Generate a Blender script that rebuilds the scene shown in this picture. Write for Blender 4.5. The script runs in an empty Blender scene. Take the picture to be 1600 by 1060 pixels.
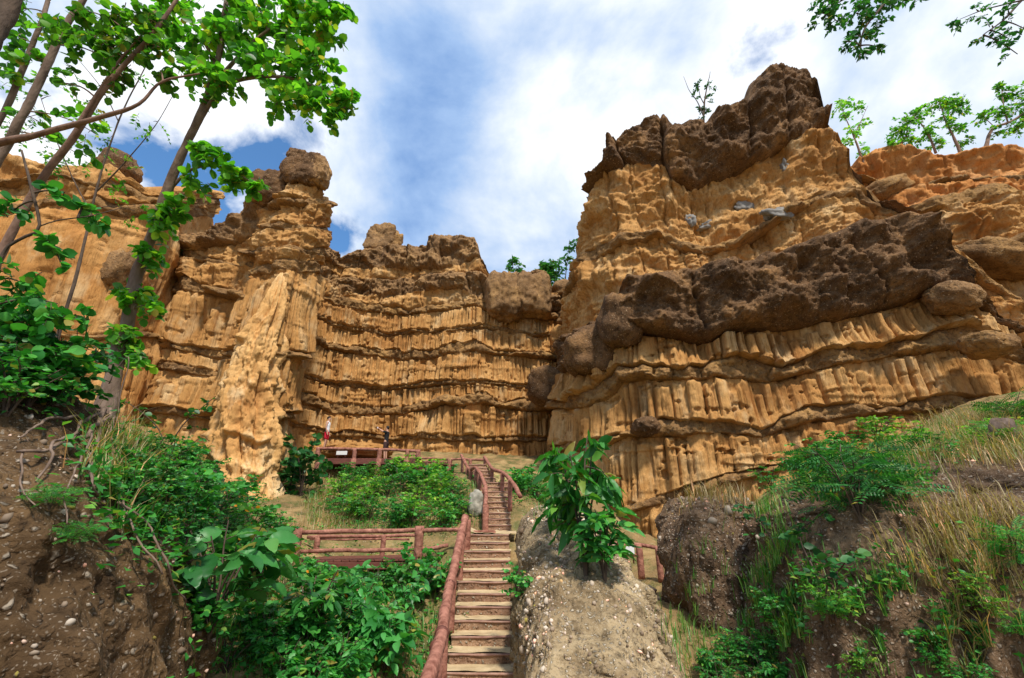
import bpy, math
import numpy as np
from mathutils import Vector

# ------------------------------------------------------------------ camera, sky, sun
scene = bpy.context.scene
COL = scene.collection
PITCH = math.radians(21.0)
FPX = 711.0                                    # focal length in photograph pixels (16 mm on a 36 mm sensor)
cam_data = bpy.data.cameras.new('camera'); cam_data.sensor_width = 36.0; cam_data.lens = 16.0
cam_data.clip_start = 0.05; cam_data.clip_end = 3000
cam = bpy.data.objects.new('camera', cam_data); COL.objects.link(cam)
cam.location = (0, 0, 0); cam.rotation_euler = (math.radians(90) + PITCH, 0, 0)
scene.camera = cam

SUN_TO = Vector((0.20, -0.50, 0.80)).normalized()
SUN_EL = math.asin(SUN_TO.z); SUN_AZ = math.atan2(SUN_TO.x, SUN_TO.y)
sd = bpy.data.lights.new('sun', 'SUN'); sd.energy = 3.4; sd.angle = math.radians(6.0); sd.color = (1.0, 0.94, 0.84)
so = bpy.data.objects.new('sun', sd); COL.objects.link(so)
so.rotation_euler = SUN_TO.to_track_quat('Z', 'Y').to_euler()

scene.cycles.max_bounces = 6; scene.cycles.diffuse_bounces = 3; scene.cycles.glossy_bounces = 2; scene.cycles.transmission_bounces = 3; scene.cycles.transparent_max_bounces = 4
vs = scene.view_settings
vs.view_transform = 'Standard'; vs.look = 'None'; vs.gamma = 1.0; vs.use_curve_mapping = False; vs.exposure = 0.52

def pixel_dir(px, py):
    cx = (px - 800) / FPX; cy = (530 - py) / FPX
    v = np.array([cx, math.cos(PITCH) - cy * math.sin(PITCH), math.sin(PITCH) + cy * math.cos(PITCH)])
    return v / np.linalg.norm(v)

def build_world():
    w = bpy.data.worlds.new('World'); scene.world = w; w.use_nodes = True
    nt = w.node_tree; nt.nodes.clear(); N = nt.nodes.new; L = nt.links.new
    out = N('ShaderNodeOutputWorld'); bg = N('ShaderNodeBackground'); L(bg.outputs[0], out.inputs[0])
    sky = N('ShaderNodeTexSky'); sky.sky_type = 'NISHITA'; sky.sun_disc = False
    sky.sun_elevation = SUN_EL; sky.sun_rotation = SUN_AZ; sky.air_density = 1.0; sky.dust_density = 0.3; sky.ozone_density = 3.0
    tc = N('ShaderNodeTexCoord')
    sep = N('ShaderNodeSeparateXYZ'); L(tc.outputs['Generated'], sep.inputs[0])
    def math_(op, a, b=None, clamp=False):
        m = N('ShaderNodeMath'); m.operation = op; m.use_clamp = clamp
        for i, v in enumerate((a, b)):
            if v is None: continue
            if isinstance(v, (int, float)): m.inputs[i].default_value = v
            else: L(v, m.inputs[i])
        return m.outputs[0]
    zz = math_('ADD', math_('MAXIMUM', sep.outputs[2], 0.0), 0.5)
    comb = N('ShaderNodeCombineXYZ'); L(math_('DIVIDE', sep.outputs[0], zz), comb.inputs[0]); L(math_('DIVIDE', sep.outputs[1], zz), comb.inputs[1])
    def noise(scale, detail, rough, off, dist=0.0):
        mp = N('ShaderNodeMapping'); mp.inputs['Location'].default_value = off; L(comb.outputs[0], mp.inputs[0])
        n = N('ShaderNodeTexNoise'); n.inputs['Scale'].default_value = scale; n.inputs['Detail'].default_value = detail
        n.inputs['Roughness'].default_value = rough; n.inputs['Distortion'].default_value = dist
        L(mp.outputs[0], n.inputs['Vector']); return n.outputs['Fac']
    cover = noise(4.6, 9, 0.58, (3.1, 1.7, 0.4), 0.25)
    light = noise(3.4, 9, 0.57, (7.3, 4.2, 2.0), 0.2)
    # thick and thin places in the cloud deck
    def blob(px, py, k, amp):
        d = pixel_dir(px, py)
        v = N('ShaderNodeVectorMath'); v.operation = 'DOT_PRODUCT'; L(tc.outputs['Generated'], v.inputs[0]); v.inputs[1].default_value = d
        e = math_('EXPONENT', math_('MULTIPLY', math_('SUBTRACT', v.outputs['Value'], 1.0), k))
        return math_('MULTIPLY', e, amp)
    c = cover
    for b in ((345, 310, 160, -.24), (425, 240, 600, -.24), (515, 372, 900, -.28), (1225, 70, 500, -.14), (780, 300, 8, .08), (1400, 200, 10, .12)):
        c = math_('ADD', c, blob(*b))
    l = light
    for b in ((930, 50, 26, .20), (770, 350, 90, .08), (430, 170, 60, .22), (1500, 150, 14, .05), (615, 90, 30, -.15), (640, 290, 40, -.08), (900, 290, 60, -.06), (60, 60, 10, .2)):
        l = math_('ADD', l, blob(*b))
    def ramp(fac, stops):
        r = N('ShaderNodeValToRGB'); L(fac, r.inputs[0])
        e = r.color_ramp.elements
        while len(e) < len(stops): e.new(0.5)
        for el, (p, col) in zip(e, stops): el.position = p; el.color = (*col, 1)
        return r.outputs[0]
    cmask = ramp(c, [(0.30, (0, 0, 0)), (0.43, (1, 1, 1))])
    ccol = ramp(l, [(0.30, (.13, .25, .50)), (0.43, (.27, .40, .63)), (0.55, (.47, .56, .70)), (0.72, (.80, .82, .85))])
    sm = N('ShaderNodeMix'); sm.data_type = 'RGBA'; sm.blend_type = 'MULTIPLY'; sm.inputs['Factor'].default_value = 1
    L(sky.outputs[0], sm.inputs[6]); sm.inputs[7].default_value = (.09, .13, .15, 1)
    mx = N('ShaderNodeMix'); mx.data_type = 'RGBA'; L(cmask, mx.inputs['Factor']); L(sm.outputs[2], mx.inputs[6]); L(ccol, mx.inputs[7])
    L(mx.outputs[2], bg.inputs[0]); bg.inputs[1].default_value = 1.0
build_world()

# ------------------------------------------------------------------ numeric helpers
SP, CP = math.sin(PITCH), math.cos(PITCH)
def P(px, py, d):
    """the point of the place seen at photograph pixel (px, py), d metres ahead of the viewer"""
    cx = (px - 800) / FPX; cy = (530 - py) / FPX
    k = d / (CP - cy * SP)
    return np.array([cx * k, d, (SP + cy * CP) * k])
def project(X, Y, Z):
    zc = np.maximum(Y * CP + Z * SP, 0.05); yc = -Y * SP + Z * CP
    return 800 + FPX * X / zc, 530 - FPX * yc / zc
def mpp(px, py, d):
    """metres per photograph pixel there"""
    p = P(px, py, d); return (p[1] * CP + p[2] * SP) / FPX

def _h(ix, iy, iz, seed):
    with np.errstate(over='ignore'):
        h = (ix.astype(np.uint32) * np.uint32(374761393) + iy.astype(np.uint32) * np.uint32(668265263)
             + iz.astype(np.uint32) * np.uint32(2246822519) + np.uint32((seed * 3266489917) & 0xffffffff))
        h = (h ^ (h >> np.uint32(13))) * np.uint32(1274126177)
        h = (h ^ (h >> np.uint32(16))) * np.uint32(2654435761)
        h = h ^ (h >> np.uint32(15))
    return h.astype(np.float64) / 4294967295.0
def noise(x, y, z=0.0, seed=0):
    x, y, z = np.broadcast_arrays(np.asarray(x, float), np.asarray(y, float), np.asarray(z, float))
    fx, fy, fz = np.floor(x), np.floor(y), np.floor(z)
    ix, iy, iz = fx.astype(np.int64), fy.astype(np.int64), fz.astype(np.int64)
    x = x - fx; y = y - fy; z = z - fz
    x = x * x * (3 - 2 * x); y = y * y * (3 - 2 * y); z = z * z * (3 - 2 * z)
    r = 0
    for a in (0, 1):
        for b in (0, 1):
            for c in (0, 1):
                r = r + (x if a else 1 - x) * (y if b else 1 - y) * (z if c else 1 - z) * _h(ix + a, iy + b, iz + c, seed)
    return r * 2 - 1
def fbm(x, y, z=0.0, seed=0, octv=4, gain=0.5):
    r = 0; a = 1.0
    for o in range(octv):
        r = r + a * noise(x, y, z, seed + o * 17); x = np.asarray(x) * 2.03; y = np.asarray(y) * 2.03; z = np.asarray(z) * 2.03; a *= gain
    return r
def smooth(e0, e1, x):
    t = np.clip((x - e0) / (e1 - e0), 0, 1); return t * t * (3 - 2 * t)
def catmull(pts, n):
    p = np.array(pts, float); p = np.vstack([2 * p[0] - p[1], p, 2 * p[-1] - p[-2]])
    seg = len(p) - 3; t = np.linspace(0, seg - 1e-9, n); i = t.astype(int); f = (t - i)[:, None]
    a, b, c, d = p[i], p[i + 1], p[i + 2], p[i + 3]
    return .5 * (2 * b + (c - a) * f + (2 * a - 5 * b + 4 * c - d) * f ** 2 + (3 * b - a - 3 * c + d) * f ** 3)
def resample(pts, ds):
    d = catmull(pts, 60 * len(pts)); s = np.r_[0, np.cumsum(np.linalg.norm(np.diff(d, axis=0), axis=1))]
    n = max(4, int(s[-1] / ds)); ss = np.linspace(0, s[-1], n)
    return np.stack([np.interp(ss, s, d[:, k]) for k in range(d.shape[1])], 1), ss

# ------------------------------------------------------------------ object helpers
def make_mesh(name, verts, faces, mat, smooth_shade=True):
    verts = np.ascontiguousarray(verts, dtype=np.float32); me = bpy.data.meshes.new(name)
    groups = faces if isinstance(faces, list) else [faces]
    groups = [np.asarray(g, dtype=np.int32) for g in groups if len(g)]
    nl = sum(g.size for g in groups); nf = sum(len(g) for g in groups)
    me.vertices.add(len(verts)); me.vertices.foreach_set('co', verts.ravel())
    me.loops.add(nl); me.loops.foreach_set('vertex_index', np.concatenate([g.ravel() for g in groups]))
    tot = np.concatenate([np.full(len(g), g.shape[1], np.int32) for g in groups])
    me.polygons.add(nf); me.polygons.foreach_set('loop_start', np.r_[0, np.cumsum(tot)[:-1]].astype(np.int32)); me.polygons.foreach_set('loop_total', tot)
    me.polygons.foreach_set('use_smooth', np.full(nf, smooth_shade, bool))
    me.update(calc_edges=True); me.validate()
    if mat is not None: me.materials.append(mat)
    return me
def link(name, me, parent=None, loc=None):
    o = bpy.data.objects.new(name, me); COL.objects.link(o)
    if parent is not None: o.parent = parent
    if loc is not None: o.location = loc
    return o
def part(name, verts, faces, mat, parent=None, smooth_shade=True):
    return link(name, make_mesh(name, verts, faces, mat, smooth_shade), parent)
def tag(o, label=None, cat=None, group=None, kind=None):
    if label: o['label'] = label
    if cat: o['category'] = cat
    if group: o['group'] = group
    if kind: o['kind'] = kind
    return o
def thing(name, label, cat, loc=(0, 0, 0), group=None, kind=None, rz=0):
    o = bpy.data.objects.new(name, None); COL.objects.link(o); o.location = loc; o.rotation_euler = (0, 0, rz); o.empty_display_size = .2
    return tag(o, label, cat, group, kind)
def grid_faces(nr, nc, closed=False):
    r = np.arange(nr - 1)[:, None]; c = np.arange(nc if closed else nc - 1)[None, :]
    c2 = (c + 1) % nc
    a = r * nc + c; b = r * nc + c2; d = (r + 1) * nc + c; e = (r + 1) * nc + c2
    return np.stack([a, b, e, d], -1).reshape(-1, 4)
class Geo:
    def __init__(s): s.v = []; s.f = {}; s.n = 0
    def add(s, v, f):
        v = np.asarray(v, float); f = np.asarray(f, int)
        s.v.append(v); s.f.setdefault(f.shape[1], []).append(f + s.n); s.n += len(v); return s
    def build(s, name, mat, parent=None, sm=True):
        return part(name, np.vstack(s.v), [np.vstack(x) for x in s.f.values()], mat, parent, sm)
    def mesh(s, name, mat, sm=True):
        return make_mesh(name, np.vstack(s.v), [np.vstack(x) for x in s.f.values()], mat, sm)
def tube(pts, rad, sides=8, seed=0, rough=0.0, cap=True):
    p = np.asarray(pts, float); n = len(p); rad = np.broadcast_to(np.asarray(rad, float), (n,))
    t = np.gradient(p, axis=0); t /= np.linalg.norm(t, axis=1)[:, None] + 1e-9
    ref = np.array([0, 0, 1.]) if abs(t[:, 2]).mean() < .8 else np.array([1., 0, 0])
    u = np.cross(t, ref); u /= np.linalg.norm(u, axis=1)[:, None] + 1e-9; w = np.cross(t, u)
    a = np.linspace(0, 2 * np.pi, sides, endpoint=False)
    r = rad[:, None] * np.ones((n, sides))
    if rough: r = r * (1 + rough * noise(np.arange(n)[:, None] * .9 + seed, np.arange(sides)[None] * .8, seed * 1.7, seed))
    v = p[:, None] + r[..., None] * (np.cos(a)[None, :, None] * u[:, None] + np.sin(a)[None, :, None] * w[:, None])
    v = v.reshape(-1, 3); f = grid_faces(n, sides, True)
    if cap:
        k = len(v); v = np.vstack([v, p[0], p[-1]])
        i = np.arange(sides); j = (i + 1) % sides
        q = np.vstack([np.stack([j, i, np.full(sides, k), np.full(sides, k)], 1), np.stack([(n - 1) * sides + i, (n - 1) * sides + j, np.full(sides, k + 1), np.full(sides, k + 1)], 1)])
        return v, f, q[:, :3]
    return v, f, np.zeros((0, 3), int)
def add_tube(g, *a, **k):
    v, f, c = tube(*a, **k); n0 = g.n; g.add(v, f)
    if len(c): g.f.setdefault(3, []).append(c + n0)
def box(c, size, rz=0.0, bev=0.0):
    """a box with chamfered edges"""
    hx, hy, hz = np.array(size) / 2; b = min(bev, hx * .9, hy * .9, hz * .9)
    if b <= 0:
        v = np.array([[x, y, z] for z in (-hz, hz) for y in (-hy, hy) for x in (-hx, hx)]); f = np.array([[0, 2, 3, 1], [4, 5, 7, 6], [0, 1, 5, 4], [2, 6, 7, 3], [0, 4, 6, 2], [1, 3, 7, 5]])
    else:
        rings = []
        for z, i in ((-hz, b), (-hz + b, 0), (hz - b, 0), (hz, b)):
            x, y = hx - i, hy - i; k = b
            rings.append([[-x + k, -y, z], [x - k, -y, z], [x, -y + k, z], [x, y - k, z], [x - k, y, z], [-x + k, y, z], [-x, y - k, z], [-x, -y + k, z]])
        v = np.array(rings).reshape(-1, 3); f = grid_faces(4, 8, True)
        f = [f, np.array([[7, 6, 5, 4, 3, 2, 1, 0]]), np.array([[24, 25, 26, 27, 28, 29, 30, 31]])]
    ca, sa = math.cos(rz), math.sin(rz)
    v = v @ np.array([[ca, sa, 0], [-sa, ca, 0], [0, 0, 1]]) + np.asarray(c, float)
    return v, (f if isinstance(f, list) else [f])
def add_box(g, *a, **k):
    v, fs = box(*a, **k); n0 = g.n
    g.v.append(v); g.n += len(v)
    for f in fs: g.f.setdefault(f.shape[1], []).append(f + n0)

# ------------------------------------------------------------------ materials
def new_mat(name):
    m = bpy.data.materials.new(name); m.use_nodes = True; nt = m.node_tree; nt.nodes.clear()
    out = nt.nodes.new('ShaderNodeOutputMaterial'); b = nt.nodes.new('ShaderNodeBsdfPrincipled'); nt.links.new(b.outputs[0], out.inputs[0])
    return m, nt, b, out
class NT:
    def __init__(s, nt): s.nt = nt; s.N = nt.nodes.new; s.L = nt.links.new
    def coords(s, scale=(1, 1, 1)):
        g = s.N('ShaderNodeTexCoord'); m = s.N('ShaderNodeMapping'); m.inputs['Scale'].default_value = scale; s.L(g.outputs['Object'], m.inputs[0]); return m.outputs[0]
    def noise(s, vec, scale, detail=5, rough=.55, dist=0):
        n = s.N('ShaderNodeTexNoise'); n.inputs['Scale'].default_value = scale; n.inputs['Detail'].default_value = detail; n.inputs['Roughness'].default_value = rough; n.inputs['Distortion'].default_value = dist
        s.L(vec, n.inputs['Vector']); return n.outputs['Fac']
    def voro(s, vec, scale, out='Distance', feature='F1'):
        n = s.N('ShaderNodeTexVoronoi'); n.feature = feature; n.inputs['Scale'].default_value = scale; s.L(vec, n.inputs['Vector']); return n.outputs[out]
    def ramp(s, fac, stops):
        r = s.N('ShaderNodeValToRGB'); s.L(fac, r.inputs[0]); e = r.color_ramp.elements
        while len(e) < len(stops): e.new(.5)
        for el, (p, c) in zip(e, stops): el.position = p; el.color = (*c, 1) if len(c) == 3 else c
        return r.outputs[0]
    def mix(s, f, a, b, mode='MIX'):
        m = s.N('ShaderNodeMix'); m.data_type = 'RGBA'; m.blend_type = mode
        for k, v in (('Factor', f), (6, a), (7, b)):
            if isinstance(v, (int, float)): m.inputs[k].default_value = v
            elif isinstance(v, tuple): m.inputs[k].default_value = (*v, 1)
            else: s.L(v, m.inputs[k])
        return m.outputs[2]
    def bump(s, b, h, strength, dist, prev=None):
        n = s.N('ShaderNodeBump'); n.inputs['Strength'].default_value = strength; n.inputs['Distance'].default_value = dist; s.L(h, n.inputs['Height'])
        if prev is not None: s.L(prev, n.inputs['Normal'])
        s.L(n.outputs[0], b.inputs['Normal']); return n.outputs[0]
def W(v): return (v, v, v)

def mat_sandstone(name, tint=(1, 1, 1), streak=.6, rib=1.0):
    m, nt, b, out = new_mat(name); q = NT(nt); c = q.coords()
    T = lambda r, g, bl: (r * tint[0], g * tint[1], bl * tint[2])
    big = q.noise(c, .35, 6, .6)
    col = q.ramp(big, [(.28, T(.35, .155, .045)), (.45, T(.48, .242, .076)), (.58, T(.57, .315, .112)), (.74, T(.65, .42, .195))])
    cs = q.coords((1.6, 1.6, .14)); st = q.noise(cs, 1.6, 7, .62, .2)
    col = q.mix(q.ramp(st, [(.50, (0, 0, 0)), (.72, W(streak))]), col, T(.22, .095, .028))
    fine = q.noise(c, 9, 6, .65)
    col = q.mix(q.ramp(fine, [(.30, W(.55)), (.52, (0, 0, 0))]), col, T(.26, .125, .035))
    pale = q.noise(q.coords((1, 1, .5)), .9, 5, .6)
    col = q.mix(q.ramp(pale, [(.54, (0, 0, 0)), (.74, W(.75))]), col, T(.68, .50, .27))
    groove_shade = q.noise(q.coords((6, 6, .22)), 1.7, 4, .55); col = q.mix(q.ramp(groove_shade, [(.30, W(.65 * rib)), (.43, (0, 0, 0))]), col, T(.20, .085, .026))  # shade of narrow vertical grooves, painted into the rock colour as dark lines
    L = nt.links.new; L(col, b.inputs['Base Color']); b.inputs['Roughness'].default_value = .92; b.inputs['Specular IOR Level'].default_value = .15
    n1 = q.bump(b, q.noise(q.coords((8, 8, .45)), 2.0, 5, .6), .9 * rib, .09)
    q.bump(b, q.noise(c, 16, 4, .65), .4, .02, n1)
    return m
def mat_conglomerate(name, dark, mid, pebble, pscale=9.0, amount=.5, earth=None):
    m, nt, b, out = new_mat(name); q = NT(nt); c = q.coords()
    big = q.noise(c, .6, 6, .6)
    col = q.ramp(big, [(.32, dark), (.55, mid), (.75, earth or tuple(1.5 * x for x in mid))])
    cs = q.coords((1.5, 1.5, .2)); st = q.noise(cs, 1.3, 5, .6)
    col = q.mix(q.ramp(st, [(.5, (0, 0, 0)), (.7, W(.6))]), col, tuple(x * .55 for x in dark))
    nw = q.N('ShaderNodeTexNoise'); nw.inputs['Scale'].default_value = 5.0; nw.inputs['Detail'].default_value = 3; nt.links.new(c, nw.inputs['Vector'])
    va = q.N('ShaderNodeVectorMath'); va.operation = 'MULTIPLY_ADD'; nt.links.new(nw.outputs['Color'], va.inputs[0]); va.inputs[1].default_value = (.22, .22, .22); nt.links.new(c, va.inputs[2])
    c2 = va.outputs[0]; v = q.voro(c2, pscale); vc = q.voro(c2, pscale, 'Color')
    sel = q.N('ShaderNodeSeparateColor'); nt.links.new(vc, sel.inputs[0])
    pm = q.mix(1.0, q.ramp(v, [(.22, (1, 1, 1)), (.34, (0, 0, 0))]), q.ramp(sel.outputs[0], [(1 - amount, (0, 0, 0)), (1 - amount + .06, (1, 1, 1))]), 'MULTIPLY')
    pc = q.mix(sel.outputs[1], tuple(x * .55 for x in pebble), pebble)
    col = q.mix(pm, col, pc)
    v3 = q.voro(c2, pscale * 2.7); col = q.mix(q.ramp(v3, [(.16, W(.55)), (.30, (0, 0, 0))]), col, tuple(x * .8 for x in pebble))
    col = q.mix(q.ramp(q.noise(c, 5, 5, .7), [(.34, W(.75)), (.50, (0, 0, 0))]), col, tuple(x * .5 for x in dark))
    nt.links.new(col, b.inputs['Base Color']); b.inputs['Roughness'].default_value = .9; b.inputs['Specular IOR Level'].default_value = .2
    n1 = q.bump(b, q.ramp(v, [(.0, (1, 1, 1)), (.5, (0, 0, 0))]), .8, .05)
    q.bump(b, q.noise(c, 11, 6, .7), .8, .05, n1)
    return m
def mat_simple(name, c1, c2, scale=6, rough=.85, bump=.4, dist=.02, stretch=(1, 1, 1), spec=.3, metal=0):
    m, nt, b, out = new_mat(name); q = NT(nt); c = q.coords(stretch)
    col = q.ramp(q.noise(c, scale, 6, .6), [(.3, c1), (.7, c2)])
    nt.links.new(col, b.inputs['Base Color']); b.inputs['Roughness'].default_value = rough; b.inputs['Specular IOR Level'].default_value = spec; b.inputs['Metallic'].default_value = metal
    if bump: q.bump(b, q.noise(c, scale * 2.5, 6, .6), bump, dist)
    return m
def mat_leaf(name, dark, mid, lite, trans=.35, dry=None, gloss=.45):
    m, nt, b, out = new_mat(name); q = NT(nt); L = nt.links.new
    g = q.N('ShaderNodeNewGeometry'); oi = q.N('ShaderNodeObjectInfo')
    stops = [(0, dark), (.45, mid), (.86, lite), (.95, (lite[0] * 2.0, lite[1] * 1.15, lite[2]))] + ([(.97, dry)] if dry else [(.985, (.30, .24, .05))])
    col = q.ramp(g.outputs['Random Per Island'], stops)
    hs = q.N('ShaderNodeHueSaturation'); L(col, hs.inputs['Color'])
    mr = q.N('ShaderNodeMapRange'); mr.inputs[3].default_value = .75; mr.inputs[4].default_value = 1.3; L(oi.outputs['Random'], mr.inputs[0]); L(mr.outputs[0], hs.inputs['Value'])
    col = hs.outputs[0]
    L(col, b.inputs['Base Color']); b.inputs['Roughness'].default_value = gloss; b.inputs['Specular IOR Level'].default_value = .35
    t = q.N('ShaderNodeBsdfTranslucent'); tcol = q.mix(1.0, col, (1.6, 1.9, .7), 'MULTIPLY'); L(tcol, t.inputs[0])
    mx = q.N('ShaderNodeMixShader'); mx.inputs[0].default_value = trans; L(b.outputs[0], mx.inputs[1]); L(t.outputs[0], mx.inputs[2]); L(mx.outputs[0], out.inputs[0])
    return m

M = {}
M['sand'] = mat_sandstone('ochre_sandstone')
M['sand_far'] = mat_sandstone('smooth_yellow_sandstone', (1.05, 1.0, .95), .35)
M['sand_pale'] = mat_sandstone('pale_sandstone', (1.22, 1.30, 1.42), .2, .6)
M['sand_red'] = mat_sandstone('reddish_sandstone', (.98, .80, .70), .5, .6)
M['ledge'] = mat_conglomerate('brown_ledge', (.17, .090, .036), (.34, .185, .065), (.46, .31, .17), 10, .30, (.46, .26, .085))
M['cap'] = mat_conglomerate('dark_conglomerate', (.085, .045, .021), (.175, .092, .039), (.46, .30, .17), 11, .42, (.36, .19, .070))
M['capl'] = mat_conglomerate('brown_conglomerate', (.175, .095, .042), (.33, .185, .076), (.50, .34, .19), 11, .38, (.47, .27, .10))
M['gray'] = mat_simple('grey_shale', (.17, .16, .15), (.28, .26, .23), 4)
M['bank'] = mat_conglomerate('earth_bank', (.065, .037, .017), (.15, .087, .038), (.42, .34, .25), 12, .35, (.33, .20, .085))
M['mound'] = mat_conglomerate('pebbly_earth', (.085, .050, .028), (.18, .11, .06), (.50, .40, .30), 15, .62, (.30, .21, .12))
M['ridge'] = mat_conglomerate('pale_pebbly_earth', (.19, .125, .062), (.42, .31, .175), (.62, .53, .40), 16, .6, (.56, .44, .27))
M['pebble'] = mat_leaf('pebble', (.13, .085, .05), (.30, .22, .15), (.56, .47, .37), 0.0, gloss=.8)
M['soil'] = None
M['log'] = mat_simple('red_brown_painted_log', (.15, .050, .032), (.48, .215, .15), 8, .75, .9, .03, (1, 1, 1), .2)
M['plank'] = mat_simple('dark_red_plank', (.10, .032, .022), (.19, .065, .045), 4, .65, .4, .01, (1, 4, 4))
M['step'] = mat_conglomerate('step_riser', (.24, .125, .075), (.36, .205, .125), (.66, .58, .44), 14, .30, (.46, .29, .17))
M['nose'] = mat_simple('worn_red_nosing', (.24, .115, .085), (.42, .25, .18), 6, .8, .5, .02)
M['dust'] = mat_simple('pale_sand_on_tread', (.36, .25, .13), (.60, .46, .27), 4, .95, .9, .03)
M['bark'] = mat_simple('grey_brown_bark', (.095, .060, .040), (.27, .19, .14), 7, .9, .8, .03, (1, 1, .35))
M['barkd'] = mat_simple('dark_bark', (.040, .028, .020), (.14, .095, .065), 7, .9, .8, .03, (1, 1, .35))
M['barkr'] = mat_simple('reddish_bark', (.13, .070, .045), (.30, .185, .13), 8, .85, .7, .02, (1, 1, .5))
M['deadwood'] = mat_simple('dead_wood', (.030, .022, .017), (.12, .085, .06), 7, .9, .8, .03, (.4, 1, 1))
M['rockgrey'] = mat_simple('grey_boulder', (.22, .20, .16), (.42, .38, .30), 4, .9, .7, .04)
M['leaf_tree'] = mat_leaf('tree_leaf', (0.027, 0.115, 0.014), (0.068, 0.236, 0.022), (0.162, 0.392, 0.032), .45)
M['leaf_emerald'] = mat_leaf('shrub_leaf', (0.017, 0.116, 0.020), (0.038, 0.217, 0.035), (0.087, 0.341, 0.051), .30)
M['leaf_dark'] = mat_leaf('dark_leaf', (0.009, 0.065, 0.013), (0.021, 0.124, 0.025), (0.046, 0.195, 0.039), .25)
M['leaf_lime'] = mat_leaf('lime_leaf', (0.057, 0.184, 0.018), (0.115, 0.310, 0.034), (0.218, 0.437, 0.057), .4)
M['leaf_big'] = mat_leaf('broad_leaf', (0.019, 0.115, 0.024), (0.038, 0.196, 0.038), (0.074, 0.297, 0.061), .25, gloss=.38)
M['leaf_mixed'] = mat_leaf('shrub_leaf_with_orange', (0.026, 0.130, 0.018), (0.058, 0.234, 0.034), (0.117, 0.325, 0.052), .3, (0.650, 0.221, 0.016))
M['grass'] = mat_leaf('green_grass', (0.036, 0.144, 0.017), (0.090, 0.252, 0.034), (0.204, 0.360, 0.072), .3)
M['drygrass'] = mat_leaf('dry_grass', (.20, .13, .05), (.38, .28, .13), (.55, .44, .24), .3)
M['skin'] = mat_simple('skin', (.48, .26, .17), (.56, .31, .21), 6, .6, 0)
M['white'] = mat_simple('white_cloth', (.68, .69, .72), (.80, .80, .82), 8, .9, .3)
M['red'] = mat_simple('red_cloth', (.50, .010, .030), (.60, .018, .045), 8, .9, .3)
M['black'] = mat_simple('black_cloth', (.010, .010, .012), (.022, .022, .024), 8, .9, .3)
M['brown'] = mat_simple('dark_brown_cloth', (.030, .015, .014), (.065, .032, .03), 8, .9, .3)
M['hair'] = mat_simple('black_hair', (.008, .006, .005), (.02, .015, .012), 20, .5, .3)
M['sign'] = mat_simple('white_sign', (.72, .72, .70), (.80, .80, .78), 3, .5, 0)
M['phone'] = mat_simple('white_phone', (.70, .70, .72), (.78, .78, .8), 3, .3, 0)

def mat_soil():
    m, nt, b, out = new_mat('soil'); q = NT(nt); c = q.coords()
    col = q.ramp(q.noise(c, .5, 7, .6), [(.30, (.15, .10, .045)), (.5, (.30, .195, .085)), (.7, (.46, .325, .15))])
    col = q.mix(q.ramp(q.noise(c, 1.3, 6, .65), [(.45, (0, 0, 0)), (.62, W(.75))]), col, (.055, .085, .022))
    v = q.voro(c, 14)
    col = q.mix(q.ramp(v, [(.12, W(.6)), (.24, (0, 0, 0))]), col, (.46, .37, .25))
    nt.links.new(col, b.inputs['Base Color']); b.inputs['Roughness'].default_value = .95; b.inputs['Specular IOR Level'].default_value = .1
    n1 = q.bump(b, v, .5, .04); q.bump(b, q.noise(c, 9, 6, .7), .8, .05, n1)
    return m
M['soil'] = mat_soil()

# ------------------------------------------------------------------ terrain
CTRL = np.array([
 (-.45, 5, -3.3), (-.45, 7.4, -3.35), (-.6, 10.5, -1.85), (-.6, 13, -.72), (-.5, 15, -.8), (-.45, 17.7, .85), (-1.4, 21, 1.6), (-2, 23, 2.0),
 (0, 0, -2.7), (0, 3, -2.8), (-3, 4, -2.5), (3, 4, -2.7), (8, 3, -2.6), (-8, 2, -2.2), (1.5, 6, -2.7), (1.3, 10, -2.0),
 (-2.2, 9, -1.75), (-2.0, 7, -2.6), (-3.5, 12.5, -1.75), (-4.7, 13, -1.5), (-2, 12, -1.5),
 (-3, 17, .0), (-4.3, 22, 1.45), (-7, 22, 1.3), (-5.8, 23.5, 1.7), (-2, 19, .9),
 (-9, 27, 3.0), (-5, 28, 3.2), (0, 26, 2.6), (1.5, 24, 2.0), (2, 20, .7), (2.5, 16, -1.5), (5.5, 18.5, -1.3), (8, 17.5, .1), (12, 16.5, 1.6),
 (-8, 17, 0.0), (-11.6, 20, .6), (-10.8, 13, 1.5), (-8, 10, .3), (-5, 9, -.9), (-4, 7, -1.7), (-6, 13, -.7),
 (-14, 18, 2.2), (-18, 20, 4), (-20, 15, 4), (-16, 23, 3),
 (2.8, 11, -1.85), (3.2, 14.5, -2.0), (4.5, 16, -1.5), (6.5, 15, -.3), (9, 15, 1.1), (12, 14, 2.3), (16, 15, 3.6), (8, 12, .5), (12, 9, 1.2), (20, 12, 3.5), (5.8, 13.2, -1.3),
 (3.2, 8, -2.4), (-10, 36, 5), (10, 36, 5), (-30, 30, 5), (30, 30, 5), (-30, 5, 0), (30, 5, 1), (0, -20, -2.7), (-25, -15, -1), (25, -15, -1)])
def tps_fit(C):
    n = len(C); d = np.linalg.norm(C[:, None, :2] - C[None, :, :2], axis=2)
    K = d ** 2 * np.log(d + 1e-9) + np.eye(n) * .4
    A = np.zeros((n + 3, n + 3)); A[:n, :n] = K; A[:n, n] = 1; A[:n, n + 1:] = C[:, :2]; A[n, :n] = 1; A[n + 1:, :n] = C[:, :2].T
    return np.linalg.solve(A, np.r_[C[:, 2], 0, 0, 0])
TW = tps_fit(CTRL)
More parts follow.
